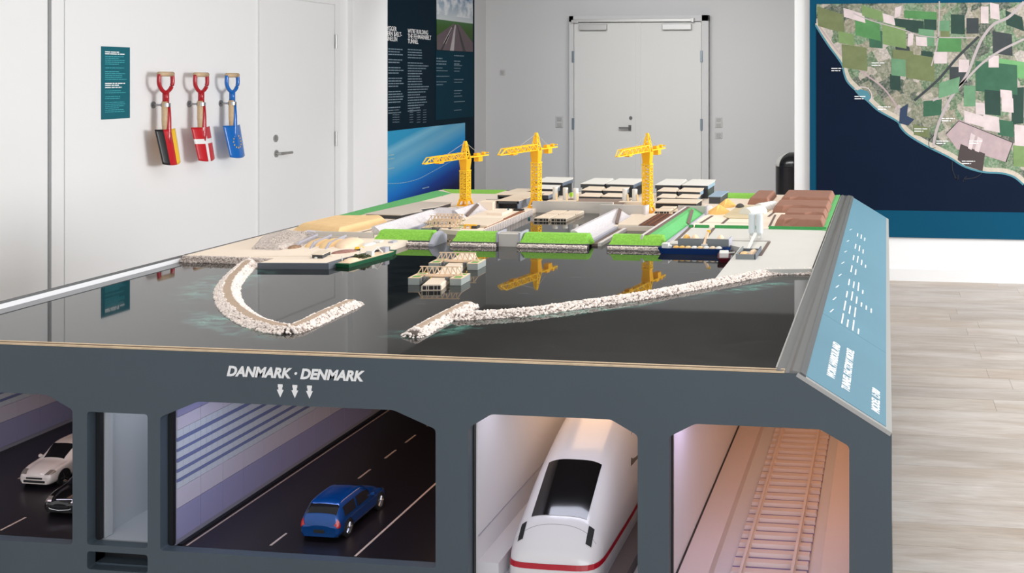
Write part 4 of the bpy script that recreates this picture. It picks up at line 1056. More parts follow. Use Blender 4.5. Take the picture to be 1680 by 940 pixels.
# the leg of the angled bank that runs back
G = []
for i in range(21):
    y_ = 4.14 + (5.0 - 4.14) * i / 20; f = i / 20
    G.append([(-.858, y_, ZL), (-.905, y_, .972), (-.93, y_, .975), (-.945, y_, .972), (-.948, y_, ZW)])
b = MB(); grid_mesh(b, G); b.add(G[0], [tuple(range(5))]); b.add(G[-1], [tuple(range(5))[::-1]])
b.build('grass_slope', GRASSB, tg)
MB().prismY([(-.948, .9755), (-.936, .9775), (-.930, .9775), (-.926, .9755)], 4.10, 5.0).build('path', ROAD, tg)
MB().prismY([(-.960, ZW), (-.949, ZW), (-.942, .979), (-.951, .979)], 4.08, 5.0).build('edge_wall', mat('white_edge', S(214, 206, 204), .6), tg)
MB().prismY([(-.857, ZL), (-.849, ZL), (-.849, ZL + .006), (-.857, ZL + .006)], 4.08, 5.0).build('edge_wall', GREYB, tg)
def quad_path(a, b_, w_, parent, m=ROAD, lift=.004, name='ramp'):
    a = Vector(a); b_ = Vector(b_); d = Vector((.86, 0, -.5)) * w_ / 2
    MB().hexa([a - d, b_ - d, b_ + d, a + d], [a - d + Vector((0, 0, lift)), b_ - d + Vector((0, 0, lift)), b_ + d + Vector((0, 0, lift)), a + d + Vector((0, 0, lift))]).build(name, m, parent)
quad_path((-.902, 4.93, .971), (-.864, 4.62, .948), .014, tg)
hw_ = thing('headwall', 'grey head wall closing the right green bank', 'wall', (-.9, 5.01, ZL))
MB().box(-.985, -.842, 5.0, 5.012, ZL, .982).build('wall_slab', GREYW, hw_); MB().box(-.848, -.840, 4.97, 5.014, ZL, .984).build('wall_end', GREYB, hw_)

def bankY(name, label, xc, xb, y0, y1, m, side, crest=.978, curve=0):
    """white rubble ridge running along Y: vertical at xc (crest), slope down to xb"""
    t = thing(name, label, 'rubble bank', ((xc + xb) / 2, (y0 + y1) / 2, ZW))
    G = []
    for i in range(31):
        f = i / 30; y_ = y0 + (y1 - y0) * f; dx = curve * f; e = min(1, (30 - i) / 4 + .25)
        G.append([(xc + dx, y_, ZW), (xc + dx, y_, ZW + (crest - ZW) * e), (xc + dx + (xb - xc) * .18, y_, ZW + (crest - ZW) * e * 1.02), (xc + dx + (xb - xc) * .62, y_, ZW + (crest - ZW) * e * .50), (xb + dx - (xb - xc) * .12, y_, ZW + .016), (xb + dx - (xb - xc) * .12, y_, ZW)])
    b = MB(); grid_mesh(b, G); b.add(G[0], [tuple(range(6))]); b.add(G[-1], [tuple(range(6))[::-1]])
    b.build('rubble_slope', m, t)
    G2 = [[(xb + curve * i / 30 - (xb - xc) * .12, y0 + (y1 - y0) * i / 30, ZW), (xb + curve * i / 30 - (xb - xc) * .12, y0 + (y1 - y0) * i / 30, ZW + .018), (xb + curve * i / 30 + .002, y0 + (y1 - y0) * i / 30, ZW + .018), (xb + curve * i / 30 + .002, y0 + (y1 - y0) * i / 30, ZW)] for i in range(31)]
    b = MB(); grid_mesh(b, G2); b.add(G2[0], [(0, 1, 2, 3)]); b.build('retaining_wall', GREYB, t)
    return t
tr = bankY('rubble_ridge', 'white rubble ridge between the middle and right basins', -1.262, -1.165, 4.17, 4.96, STONEW, 1)
tr.children[0].data
quad_path((-1.236, 4.88, .975), (-1.182, 4.60, .948), .016, tr)
MB().box(-1.160, -1.135, 4.12, 4.9, ZW, ZW + .009).build('service_path', ROAD, tr)
MB().box(-1.135, -1.12, 4.12, 4.54, ZW, ZW + .014).build('edge_wall', mat('white_edge', S(214, 206, 204), .6), tr)
tl = bankY('rubble_ridge', 'white rubble ridge left of the narrow inlet', -2.11, -2.035, 4.17, 4.80, STONEW, 1)
quad_path((-1.972, 4.98, .974), (-1.940, 4.76, .948), .014, tl)
b = MB(); G = []
for i in range(13):
    f = i / 12; x = -2.12 + .118 * f
    G.append([(x, 4.70 - .02 * f, ZW), (x, 4.72, ZW + .016), (x, 4.80, ZW + .045), (x, 4.86, ZW + .048), (x, 4.90, ZW)])
grid_mesh(b, G); b.build('rubble_slope', STONEW, tl)
tl2 = bankY('rubble_ridge', 'white rubble ridge behind the inlet, below the leftmost crane', -1.995, -1.925, 4.72, 5.10, STONEW, 1)
bw_ = thing('basin_headwall', 'beige and grey head wall right of the leftmost crane', 'wall', (-1.85, 5.12, ZL))
MB().box(-1.985, -1.86, 5.115, 5.13, ZL, .985).build('wall_slab', GREYW, bw_); MB().box(-1.985, -1.912, 5.02, 5.105, ZL, .983).build('wall_block', LAND, bw_)
# dock gate between banks
gt = thing('dock_gate', 'grey flat dock gate closing the middle basin', 'gate', (-1.48, 4.08, ZW))
MB().box(-1.524, -1.442, 4.065, 4.10, ZW - .0, .975).build('gate_leaf', GREYW, gt); MB().box(-1.530, -1.436, 4.09, 4.105, ZW, .979).build('gate_sill', GREYW, gt)
for xx in (-1.529, -1.437): MB().box(xx - .004, xx + .004, 4.06, 4.16, ZW, .981).build('gate_post', GREYB, gt)
# curved inlet wall
iw = thing('inlet_wall', 'pale curved concrete wall at the left side of the narrow inlet', 'wall', (-1.80, 4.06, ZW))
b = MB(); b.add([(-1.80, 4.03, ZW), (-1.795, 4.15, ZW), (-1.79, 4.15, .955), (-1.79, 4.10, .978), (-1.795, 4.06, .968), (-1.80, 4.03, .935), (-1.78, 4.03, ZW), (-1.775, 4.15, ZW), (-1.775, 4.15, .955), (-1.775, 4.10, .978), (-1.778, 4.06, .968), (-1.78, 4.03, .935)], [(0, 1, 2, 3, 4, 5), (11, 10, 9, 8, 7, 6), (0, 6, 7, 1), (1, 7, 8, 2), (2, 8, 9, 3), (3, 9, 10, 4), (4, 10, 11, 5), (5, 11, 6, 0)])
b.build('wall_shell', GREYB, iw)
# basin walls behind
bw2 = thing('basin_headwall', 'long grey head wall behind the middle basin', 'wall', (-1.45, 5.0, ZW))
MB().box(-1.74, -1.33, 5.105, 5.12, ZW, .980).build('wall_slab', GREYW, bw2); MB().box(-1.36, -1.128, 4.965, 4.985, ZW, .985).build('wall_slab', GREYW, bw2)
MB().box(-1.131, -1.122, 4.91, 4.99, ZW, .987).build('wall_end', mat('white_edge', S(214, 206, 204), .6), bw2)
# middle basin left edge : serrated quay
sq = thing('basin_quay', 'ribbed cream quay edge on the left side of the middle basin', 'quay', (-1.70, 4.65, ZW))
MB().prism([(-1.69, 4.20), (-1.675, 4.20), (-1.706, 5.01), (-1.722, 5.01)], ZW, .951).build('quay_beam', LAND, sq)
for k in range(34):
    y_ = 4.21 + k * .0235; x_ = -1.674 - (y_ - 4.2) * .0385
    MB().box(x_ - .003, x_ + .004, y_, y_ + .010, ZW, .953).build('rib', mat('white_edge', S(214, 206, 204), .6), sq)

# hedges along the rims -------------------------------------------
def hedge(label, pts, zb=ZL, h_=.014, m=HEDGE):
    """grass strip: list of ((x,y) outer, (x,y) inner)"""
    t = MB(); G = []
    for (a, b_) in pts:
        mx = ((a[0] * .6 + b_[0] * .4), (a[1] * .6 + b_[1] * .4))
        G.append([(a[0], a[1], zb), (a[0], a[1], zb + h_), (mx[0], mx[1], zb + h_), (b_[0], b_[1], zb + .001), (b_[0], b_[1], zb)])
    grid_mesh(t, G); t.add(G[0], [tuple(range(5))]); t.add(G[-1], [tuple(range(5))[::-1]])
    return tag(t.build('grass_strip', m), label, 'grass strip')
hedge('long green grass strip along the left rim of the model', [((-2.543, 4.55), (-2.50, 4.60)), ((-2.543, 4.8), (-2.44, 4.85)), ((-2.543, 5.2), (-2.42, 5.2)), ((-2.543, 5.80), (-2.41, 5.70))], m=GRASSB, h_=.004)
hedge('green grass strip along the back rim behind the flat cream yard', [((-2.543, 5.88), (-2.41, 5.71)), ((-2.16, 5.88), (-2.16, 5.70))], m=GRASS, h_=.004)
hedge('small green strip at the back rim between the halls', [((-2.0, 5.88), (-2.0, 5.74)), ((-1.85, 5.88), (-1.85, 5.74))], m=GRASS, h_=.004)
hedge('green grass strip at the back rim right of the factory halls', [((-.93, 5.885), (-.93, 5.68)), ((-.70, 5.885), (-.70, 5.66))], m=GRASS, h_=.006)
hedge('light green grass strip beside the brown soil blocks on the right rim', [((-.252, 4.53), (-.283, 4.55)), ((-.252, 5.885), (-.296, 5.86))], m=GRASSB, h_=.004)
for x0, x1, lb_ in ((-.849, -.832, 'tiny dark green hedge beside the angled bank'), (-.822, -.762, 'short dark green hedge between two road strips'), (-.735, -.556, 'longer dark green hedge left of the twin silos'), (-.50, -.254, 'dark green hedge in front of the brown soil blocks')):
    G_ = [((x0, 4.545), (x0, 4.575)), ((x1, 4.545), (x1, 4.575))]
    o = MB().prismX([(4.545, ZL), (4.58, ZL), (4.575, ZL + .010), (4.555, ZL + .012)], x0, x1).build('hedge', HEDGE); tag(o, lb_, 'hedge')
hg = MB().prismX([(4.78, ZL), (4.84, ZL), (4.84, ZL + .004), (4.78, ZL + .003)], -2.13, -2.09).build('grass_patch', GRASS); tag(hg, 'small green grass patch in front of the flat grey hall', 'grass')

# breakwaters -------------------------------------------------------
def breakwater(name, label, paths, width, m=STONE, top=.941, path_from=0, path_to=1, dens=1.0, pathw=.3):
    """paths: list of polylines (world xy)"""
    t = thing(name, label, 'breakwater', (*paths[0][len(paths[0]) // 2], ZW))
    for P_ in paths:
        P2 = [Vector(p) for p in cubic(P_, 8)]
        n_ = len(P2); G = []; nr = []
        for i, p in enumerate(P2):
            d = (P2[min(i + 1, n_ - 1)] - P2[max(i - 1, 0)]).normalized(); nr.append(Vector((-d.y, d.x)))
        prof = [(-1, 0), (-.42, .82), (-.18, 1), (.18, 1), (.42, .82), (1, 0)]
        for p, nn in zip(P2, nr): G.append([(p.x + nn.x * a * width / 2, p.y + nn.y * a * width / 2, ZW + (top - ZW - .002) * h_) for a, h_ in prof])
        b = MB(); grid_mesh(b, G); b.add(G[0], [tuple(range(6))]); b.add(G[-1], [tuple(range(6))[::-1]]); b.build('core', mat('rubble_core', S(150, 136, 128), .9), t)
        pts = []; L_ = 0
        for i in range(n_ - 1):
            seg = (P2[i + 1] - P2[i]).length
            for k in range(max(1, int(seg * 5200 * dens * width / .07))):
                f = random.random(); a = random.uniform(-1.02, 1.02)
                hh = 1 if abs(a) < .18 else ((1 - (abs(a) - .18) / .24 * .18) if abs(a) < .42 else .82 * (1 - (abs(a) - .42) / .58))
                q_ = P2[i].lerp(P2[i + 1], f) + nr[i] * a * width / 2
                if pathw and abs(a) < pathw and .04 < (i / n_) < .97: continue
                pts.append((q_.x, q_.y, ZW + (top - ZW) * max(hh, 0) + random.uniform(-.001, .0015)))
        for e, p in ((0, P2[0]), (1, P2[-1])):
            for k in range(60):
                a = random.uniform(0, 6.28); r_ = width / 2 * math.sqrt(random.random())
                pts.append((p.x + r_ * math.cos(a), p.y + r_ * math.sin(a), ZW + (top - ZW) * (1 - (r_ / width * 2)) * .9 + .001))
        s_ = MB(); stones(s_, pts, .0022, .0046); tag(s_.build('rubble', m, t, fix=False), kind='stuff')
        if pathw:
            i0, i1 = int(path_from * n_), max(int(path_to * n_), 2); G = []
            for p, nn in list(zip(P2, nr))[i0:i1]: G.append([(p.x - nn.x * .17 * width, p.y - nn.y * .17 * width, top + .0008), (p.x + nn.x * .15 * width, p.y + nn.y * .15 * width, top + .0008)])
            b = MB(); grid_mesh(b, G); o = b.build('path', TAN, t); sd = o.modifiers.new('s', 'SOLIDIFY'); sd.thickness = .002
    return t
ZB = .937
cove = [W(*p, ZB) for p in [(414, 424), (393, 442), (375, 464), (374, 485), (389, 505), (418, 523), (455, 534), (474, 536)]]
cove2 = [W(*p, ZB) for p in [(472, 537), (492, 532), (530, 514), (576, 494)]]
breakwater('breakwater', 'curved pale rubble breakwater hooking around the left cove', [cove, cove2], .072)
east1 = [W(*p, ZB) for p in [(680, 543), (712, 525), (745, 508), (768, 497)]]
east2 = [W(*p, ZB) for p in [(748, 516), (800, 513), (870, 508), (935, 499), (1000, 490), (1060, 481), (1110, 472), (1180, 459), (1222, 451), (1262, 443)]]
east3 = [W(*p, ZB) for p in [(1258, 444), (1290, 443), (1332, 443)]]
te = breakwater('breakwater', 'long straight rubble breakwater running from the T-shaped end to the right quay', [east1], .066)
# second and third stretch belong to the same breakwater
def extend(t, paths, width, **k):
    t2 = breakwater('tmp', 'x', paths, width, **k)
    off = worldloc(t2) - worldloc(t)
    for ch in list(t2.children):
        ch.parent = t; ch.location = Vector(ch.location) + off
    bpy.data.objects.remove(t2)
extend(te, [east2], .052, pathw=0, m=STONE); extend(te, [east3], .045, pathw=0)
# left shore revetment
tv = breakwater('rock_revetment', 'low rubble edge along the left shore by the rim', [[(-2.54, 3.585), (-2.42, 3.585), (-2.28, 3.578), (-2.20, 3.565)]], .045, pathw=0, top=.943, m=STONEG)

# rubble heap, sand body, bays -------------------------------------------
def heap(name, label, cat, poly, h_, m, inset=.35, ov=None, rough=0, z=ZL, seg=1):
    cx = sum(p[0] for p in poly) / len(poly); cy = sum(p[1] for p in poly) / len(poly)
    L0 = poly; rings = [L0]
    def ins(f, hh): return [(x + (cx - x) * f, y + (cy - y) * f) for x, y in L0], hh
    b = MB(); n_ = len(poly)
    levels = [(0, 0), (inset * .45, .6), (inset * .8, .92), (inset, 1)]
    vs = []; 
    for f, hh in levels: vs += [(x + (cx - x) * f + random.uniform(-rough, rough), y + (cy - y) * f + random.uniform(-rough, rough), z + h_ * hh) for x, y in poly]
    fs = []
    for k in range(len(levels) - 1):
        for i in range(n_): fs.append((k * n_ + i, k * n_ + (i + 1) % n_, (k + 1) * n_ + (i + 1) % n_, (k + 1) * n_ + i))
    fs.append(tuple((len(levels) - 1) * n_ + i for i in range(n_)))
    b.add(vs, fs); o = b.build(name, m, bevel=.003); tag(o, label, cat); return o
def subdiv(poly, k):
    out = []
    for i in range(len(poly)):
        a, b_ = poly[i], poly[(i + 1) % len(poly)]
        out += [(a[0] + (b_[0] - a[0]) * j / k, a[1] + (b_[1] - a[1]) * j / k) for j in range(k)]
    return out
heap('sand_fill', 'large flat-topped pale orange sand fill on the left of the model', 'sand', [(-2.505, 4.25), (-2.225, 4.105), (-2.195, 4.50), (-2.26, 4.60), (-2.49, 4.56)], .029, SAND, inset=.22)
rp1 = heap('rubble_heap', 'broad grey-pink rubble heap behind the left quay yard', 'rubble heap', subdiv([(-2.385, 3.755), (-2.27, 3.75), (-2.235, 3.86), (-2.30, 4.02), (-2.42, 4.17), (-2.51, 4.20), (-2.50, 4.00)], 3), .016, STONEG, inset=.2, rough=.004)
sm = MB(); pts = []
for k in range(1600):
    f = random.random(); g_ = random.random(); x = -2.385 + .125 * g_ - .10 * f; y_ = 3.76 + .42 * f; e = min(1, 6 * min(g_, 1 - g_, f + .04, 1 - f)); pts.append((x, y_, ZL + .002 + .014 * e))
stones(sm, pts, .002, .0045)
heap2 = heap('rubble_heap', 'smaller white rubble mound in front of the sand fill', 'rubble heap', subdiv([(-2.39, 4.10), (-2.33, 4.10), (-2.23, 4.104), (-2.30, 4.13), (-2.40, 4.17)], 3), .018, STONEW, inset=.3, rough=.003)
o = sm.build('rubble', STONEG, rp1, fix=False); o['kind'] = 'stuff'
# storage bays
by = thing('storage_bay', 'curved storage bays of sand with grey divider walls behind the quay', 'storage bay', (-2.12, 3.9, ZL))
MB().box(-2.31, -2.06, 4.085, 4.095, ZL, .966).build('bay_wall', GREYW, by); MB().box(-2.33, -2.10, 4.03, 4.038, ZL, .955).build('bay_wall', GREYW, by)
for k, x_ in enumerate((-2.235, -2.175, -2.112)):
    b = MB(); b.add([(x_, 3.80, ZL), (x_ - .05, 4.05, ZL), (x_ - .05, 4.05, .962), (x_ - .012, 3.85, .962), (x_ + .006, 3.80, ZL), (x_ - .044, 4.05, ZL), (x_ - .044, 4.05, .962), (x_ - .006, 3.85, .962)], [(0, 1, 2, 3), (7, 6, 5, 4), (0, 4, 5, 1), (1, 5, 6, 2), (2, 6, 7, 3), (3, 7, 4, 0)])
    b.build('divider_wall', GREYB, by)
def mound(cx, cy, rx, ry, h_, m, label, name='sand_mound', cat='sand mound', z=ZL, parent=None, rz=0):
    b = MB(); G = []
    for i in range(7):
        a = i / 6 * math.pi / 2
        G.append([(cx + rx * math.cos(a) * math.cos(p) * math.cos(rz) - ry * math.cos(a) * math.sin(p) * math.sin(rz), cy + rx * math.cos(a) * math.cos(p) * math.sin(rz) + ry * math.cos(a) * math.sin(p) * math.cos(rz), z + h_ * math.sin(a)) for p in [k * 2 * math.pi / 20 for k in range(21)]])
    grid_mesh(b, G); o = b.build(name, m, parent, smooth=True)
    if parent is None: tag(o, label, cat)
    return o
mound(-2.215, 3.93, .030, .11, .015, SAND, 'narrow sand mound in the leftmost storage bay', rz=.2)
mound(-2.150, 3.92, .033, .11, .018, SAND, 'sand mound in the middle storage bay', rz=.2)
mound(-2.075, 3.92, .048, .10, .023, PEACH, 'largest rounded peach mound, right of the storage bays', rz=.2)
mound(-2.245, 3.82, .02, .035, .010, mat('brown_gravel', S(150, 120, 96), .9, noise=.3, nscale=120), 'small brown gravel pile at the foot of the rubble heap', name='gravel_pile', cat='gravel')
mound(-2.00, 3.74, .05, .02, .010, mat('reddish_gravel', S(150, 110, 100), .9, noise=.3, nscale=120), 'reddish brown gravel pile beside the small quay house', name='gravel_pile', cat='gravel', rz=.9)
# small quay house
qh = thing('quay_house', 'small dark house with a cream flat roof on the quay', 'house', (-2.03, 3.62, ZL))
MB().prism([(-2.052, 3.607), (-2.010, 3.603), (-2.025, 3.685), (-2.067, 3.689)], ZL, ZL + .013).build('house_wall', [HALLD], qh)
MB().prism([(-2.055, 3.603), (-2.008, 3.599), (-2.023, 3.690), (-2.070, 3.694)], ZL + .013, ZL + .0155).build('roof', ROOF, qh)
MB().box(-2.037, -2.029, 3.596, 3.602, ZL, ZL + .006).build('porch', SILO, qh)

# flat halls on the left ---------------------------------------------------
def flat_hall(label, poly, h_, roofm, wallm, th=.004, z=ZL, ov=.004):
    t = thing('flat_hall', label, 'building', (sum(p[0] for p in poly) / len(poly), sum(p[1] for p in poly) / len(poly), z))
    cx = sum(p[0] for p in poly) / len(poly); cy = sum(p[1] for p in poly) / len(poly)
    MB().prism(poly, z, z + h_).build('hall_wall', wallm, t)
    MB().prism([(cx + (x - cx) * 1.03, cy + (y_ - cy) * 1.03) for x, y_ in poly], z + h_, z + h_ + th).build('roof', roofm, t)
    return t
flat_hall('wide low grey-roofed hall behind the white rubble ridge on the left', [(-2.385, 4.66), (-2.205, 4.645), (-2.175, 4.80), (-2.215, 4.86), (-2.17, 4.95), (-2.17, 5.12), (-2.34, 5.14)], .017, ROOFG, HALLD)
yardp = MB().prism([(-2.40, 4.9), (-2.25, 5.2), (-2.0, 4.98), (-1.99, 5.6), (-2.15, 5.69), (-2.40, 5.69)], ZL, ZL + .002).build('ground_plate', mat('beige_yard', S(230, 216, 202), .75), ground)
def dark_hall(label, x0, x1, y0, y1, h_, rm=ROOF, door=True, side=HALLB):
    t = thing('dark_hall', label, 'building', ((x0 + x1) / 2, (y0 + y1) / 2, ZL))
    w_ = MB(); w_.box(x0, x1, y1 - .01, y1, ZL, ZL + h_); w_.box(x0, x0 + .006, y0, y1, ZL, ZL + h_); w_.box(x0, x1, y0, y0 + .006, ZL + h_ * .7, ZL + h_); w_.build('hall_wall', HALLD, t)
    MB().box(x1 - .006, x1, y0, y1, ZL, ZL + h_).build('side_wall', side, t)
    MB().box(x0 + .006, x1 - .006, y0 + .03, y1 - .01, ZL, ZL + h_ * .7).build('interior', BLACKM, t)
    MB().box(x0 - .003, x1 + .003, y0 - .003, y1 + .003, ZL + h_, ZL + h_ + .003).build('roof', rm, t)
    return t
dark_hall('dark open-fronted hall with a cream roof left of the middle crane', -1.905, -1.795, 5.06, 5.45, .040)
dark_hall('lower dark hall with a cream roof at the back left', -2.03, -1.925, 5.40, 5.70, .030)
pf_ = thing('casting_platform', 'stepped cream casting platforms between the inlet and the middle basin', 'platform', (-1.8, 4.8, ZL))
MB().prism([(-1.86, 4.45), (-1.71, 4.42), (-1.725, 4.66), (-1.88, 4.68)], ZL, ZL + .010).build('platform', ROOF, pf_)
MB().prism([(-1.87, 4.83), (-1.79, 4.82), (-1.80, 4.98), (-1.88, 4.98)], ZL, ZL + .013).build('platform', LAND, pf_)
MB().prism([(-1.715, 4.40), (-1.695, 4.40), (-1.735, 4.98), (-1.758, 4.98)], ZL, ZL + .004).build('rust_strip', RUSTL, pf_)
MB().box(-1.80, -1.755, 5.0, 5.03, ZL, ZL + .008).build('block', BLACKM, pf_)
yg = thing('portal_gantry', 'small orange-yellow portal gantry at the front of the cream platforms', 'gantry crane', (-1.76, 4.40, ZL))
MB().box(-1.80, -1.745, 4.385, 4.40, .958, .962).build('beam', YELO, yg)
for xx in (-1.80, -1.775): MB().box(xx, xx + .005, 4.39, 4.395, ZL, .958).build('leg', YELO, yg)
MB().box(-1.772, -1.745, 4.395, 4.44, ZL, .954).build('load', HALLD, yg)

# stepped factory halls -----------------------------------------------------
def factory(label, cols, tiers, side=HALLD):
    """cols: list of (x0,x1); tiers: list of (y0,y1,z) front to back"""
    cx = (cols[0][0][0] if isinstance(cols[0], list) else cols[0][0]) + .1
    t = thing('factory_hall', label, 'building', (cx, tiers[0][0] + .2, ZL))
    allc = cols
    for k, (y0, y1, z_) in enumerate(tiers):
        cols = allc[k] if isinstance(allc[0], list) else allc
        for c, (x0, x1) in enumerate(cols):
            dx = (x1 - x0) * .5
            MB().box(x0, x1, y0 + .02, y1, ZL, z_ - .016).build('lower_wall', HALLD, t)
            # butterfly / ridged light slab with dark fascia
            MB().prismY([(x0 - .004, z_ - .018), (x1 + .004, z_ - .018), (x1 + .004, z_), (x0 - .004, z_)], y0, y1).build('fascia', HALLD, t)
            xr = x1 - (.012 if c < len(cols) - 1 else -.006)
            MB().hexa([(x0 - .004, y0, z_), (x1 + .004, y0, z_), (x1 + .004, y1, z_), (x0 - .004, y1, z_)], [(x0 - .006, y0 - .004, z_ + .003), (x1 + .006 if c == len(cols) - 1 else x1 - .004, y0 - .004, z_ + .0005), (xr + .004, y1, z_ + .012), (x0 + .010, y1, z_ + .013)]).build('roof', ROOFW if k == len(tiers) - 1 else ROOF, t)
        MB().box(cols[-1][1] + .004, cols[-1][1] + .0055, y0, y1, z_ - .018, z_).build('side_wall', side, t)
    return t
TZ = [(5.40, 5.48, .972), (5.50, 5.60, .993), (5.62, 5.85, 1.014)]
factory('stepped grey hall with white roofs beside the middle crane', [(-1.875, -1.765)], [(5.42, 5.50, .974), (5.52, 5.62, .996)], side=HALLB)
f_a = factory('single raised white-roofed hall behind the left silos', [(-1.920, -1.762)], [(5.66, 5.85, 1.016)], side=HALLB)
factory('middle stepped hall with paired white roofs behind the long head wall', [[(-1.585, -1.480), (-1.463, -1.365)], [(-1.600, -1.500), (-1.482, -1.375)], [(-1.640, -1.517), (-1.497, -1.355)]], TZ, side=HALLB)
factory('right stepped hall with paired cream roofs left of the sand piles', [[(-1.170, -1.082), (-1.066, -.965)], [(-1.190, -1.096), (-1.080, -.970)], [(-1.228, -1.098), (-1.080, -.948)]], TZ, side=mat('pale_blue_side', S(150, 172, 192), .5))
# podiums and sheds in front
def shed(label, x0, x1, y0, y1, h_, m=ROOF, wm=HALLD):
    t = thing('shed', label, 'building', ((x0 + x1) / 2, y0, ZL))
    MB().box(x0, x1, y0, y1, ZL, ZL + h_).build('shed_wall', wm, t); MB().box(x0 - .003, x1 + .003, y0 - .003, y1 + .003, ZL + h_, ZL + h_ + .004).build('roof', m, t)
    return t
shed('long low brown podium in front of the middle stepped hall', -1.62, -1.30, 5.20, 5.36, .020, m=mat('brown_podium', S(140, 122, 110), .7), wm=GREYW)
shed('wide low shed with cream roof in front of the right stepped hall', -1.135, -.93, 5.19, 5.35, .026, wm=BLACKM)
shed('pale blue-sided annexe right of the right stepped hall', -.905, -.845, 5.42, 5.68, .034, m=mat('pale_blue_side', S(150, 172, 192), .5), wm=HALLD)
# three-hole tunnel elements at the front of the right hall
def element(label, x0, x1, y0, y1, z0, z1, loc_name='tunnel_element', nh=5, hm=BLACKM, rz=0):
    cx, cy = (x0 + x1) / 2, y0
    t = thing(loc_name, label, 'tunnel element', (cx, cy, z0))
    c = .004; hw = (x1 - x0) / 2; L_ = y1 - y0; h_ = z1 - z0
    MB().prismY([(-hw, 0), (hw, 0), (hw, h_ - c), (hw - c, h_), (-hw + c, h_), (-hw, h_ - c)], 0, L_).build('shell', ROOF, t, local=True)
    w_ = 2 * hw; xs = [(-.44, -.26), (-.22, -.16), (-.12, .10), (.14, .28), (.31, .45)][:nh]
    for a, b_ in xs: MB().box(a * w_, b_ * w_, -.0008, .004, h_ * .15, h_ * .78).build('opening', hm, t, local=True)
    MB().box(-hw - .0006, hw + .0006, L_ * .52, L_ * .523, h_ * .1, h_ + .0006).build('joint', mat('joint_grey', S(150, 140, 128), .7), t, local=True)
    t.rotation_euler = (0, 0, rz)
    return t
element('left tunnel element floating in the middle basin', -1.628, -1.552, 4.79, 5.08, ZW, .941)
element('right tunnel element floating in the middle basin', -1.545, -1.468, 4.79, 5.08, ZW, .941)
element('left tunnel element under the right factory hall', -1.098, -1.022, 4.985, 5.18, ZL, .958)
element('right tunnel element under the right factory hall', -1.008, -.958, 4.985, 5.18, ZL, .958, nh=4)
# right basin platform and rail field
rf = thing('rail_field', 'brown ribbed slipway beside a cream slab in the right basin', 'slipway', (-1.05, 4.7, ZL))
MB().box(-1.165, -1.075, 4.56, 4.89, ZL, ZL + .006).build('slab', ROOF, rf)
MB().box(-1.075, -.963, 4.565, 4.96, ZL, ZL + .004).build('slipway_bed', RUST, rf)
for k in range(4):
    x_ = -1.058 + k * .028; MB().box(x_, x_ + .004, 4.566, 4.96, ZL + .004, ZL + .007).build('slide_rail', RUSTL, rf)
MB().box(-1.165, -.963, 4.552, 4.562, ZW, ZL + .002).build('front_wall', GREYW, rf)

# silos ----------------------------------------------------------------------
def silo(label, x, y_, r_, h_, cone=True, z=ZL, name='silo'):
    t = thing(name, label, 'silo', (x, y_, z))
    MB().lathe([(0, .008), (r_ * .5, .008), (r_, .014), (r_, h_ * .96), (r_ * .9, h_), (0, h_)], (x, y_, z), 20).build('tank', SILO, t, smooth=False)
    lg = MB()
    for k in range(4):
        a = k * math.pi / 2 + .78; lg.bar((x + r_ * .8 * math.cos(a), y_ + r_ * .8 * math.sin(a), z), (x + r_ * .8 * math.cos(a), y_ + r_ * .8 * math.sin(a), z + .016), .003)
    lg.build('legs', ROOF, t)
    return t
for (xs, grp) in (((-1.684, -1.630, -1.575), 'left'), ((-1.312, -1.262, -1.182), 'middle')):
    for k, x_ in enumerate(xs):
        silo('%s of the three white silos right of the %s' % (('leftmost', 'middle', 'rightmost')[k], 'hall beside the middle crane' if grp == 'left' else 'middle stepped hall'), x_, 5.30 if grp == 'left' else 5.28, .0135, .088 - .003 * k)
    cb = thing('conveyor', 'cream conveyor base under the three silos %s' % ('by the middle crane' if grp == 'left' else 'by the right crane'), 'conveyor', (xs[1], 5.25, ZL))
    MB().box(xs[0] - .02, xs[2] + .02, 5.22, 5.26, ZL, ZL + .026).build('deck', ROOF, cb)
    for x_ in xs: MB().bar((x_ + .024, 5.25, ZL + .02), (x_ + .016, 5.27, ZL + .058), .007).build('chute', SAND, cb)
MB_ = thing('waste_hopper', 'tiny lime green box between the left silos and the middle hall', 'box', (-1.605, 5.36, ZL)); MB().box(-1.632, -1.617, 5.375, 5.39, ZL + .03, ZL + .05).build('box', mat('lime', S(168, 220, 60), .6), MB_); MB().box(-1.628, -1.622, 5.378, 5.388, ZL, ZL + .03).build('post', ROOF, MB_)
for k, (x_, lab_) in enumerate(((-.537, 'left tall white silo of the twin beside the hedge'), (-.507, 'right tall white silo of the twin beside the hedge'))):
    t = thing('tall_silo', lab_, 'silo', (x_, 4.27, ZL)); r_ = .0142
    MB().lathe([(0, .018), (r_ * .6, .018), (r_, .026), (r_, .098), (r_ * .85, .102), (0, .102)], (x_, 4.27, ZL), 24).build('tank', mat('cool_white_silo', S(214, 222, 224), .4), t)
    lg = MB()
    for q_ in range(4):
        a = q_ * math.pi / 2 + .78; lg.bar((x_ + r_ * .8 * math.cos(a), 4.27 + r_ * .8 * math.sin(a), ZL), (x_ + r_ * .8 * math.cos(a), 4.27 + r_ * .8 * math.sin(a), ZL + .03), .003)
    lg.build('legs', SILO, t)
    for q_ in range(3): MB().box(x_ - .010, x_ + .010, 4.255 + .01 * q_, 4.258 + .01 * q_, ZL + .012, ZL + .015).build('brace', SILO, t)
cvy = thing('conveyor', 'white sloping conveyor from the gravel bin up to the twin silos', 'conveyor', (-.52, 4.1, ZL))
MB().bar((-.515, 3.97, ZL + .006), (-.520, 4.24, ZL + .028), .010, .004).build('belt', SILO, cvy)
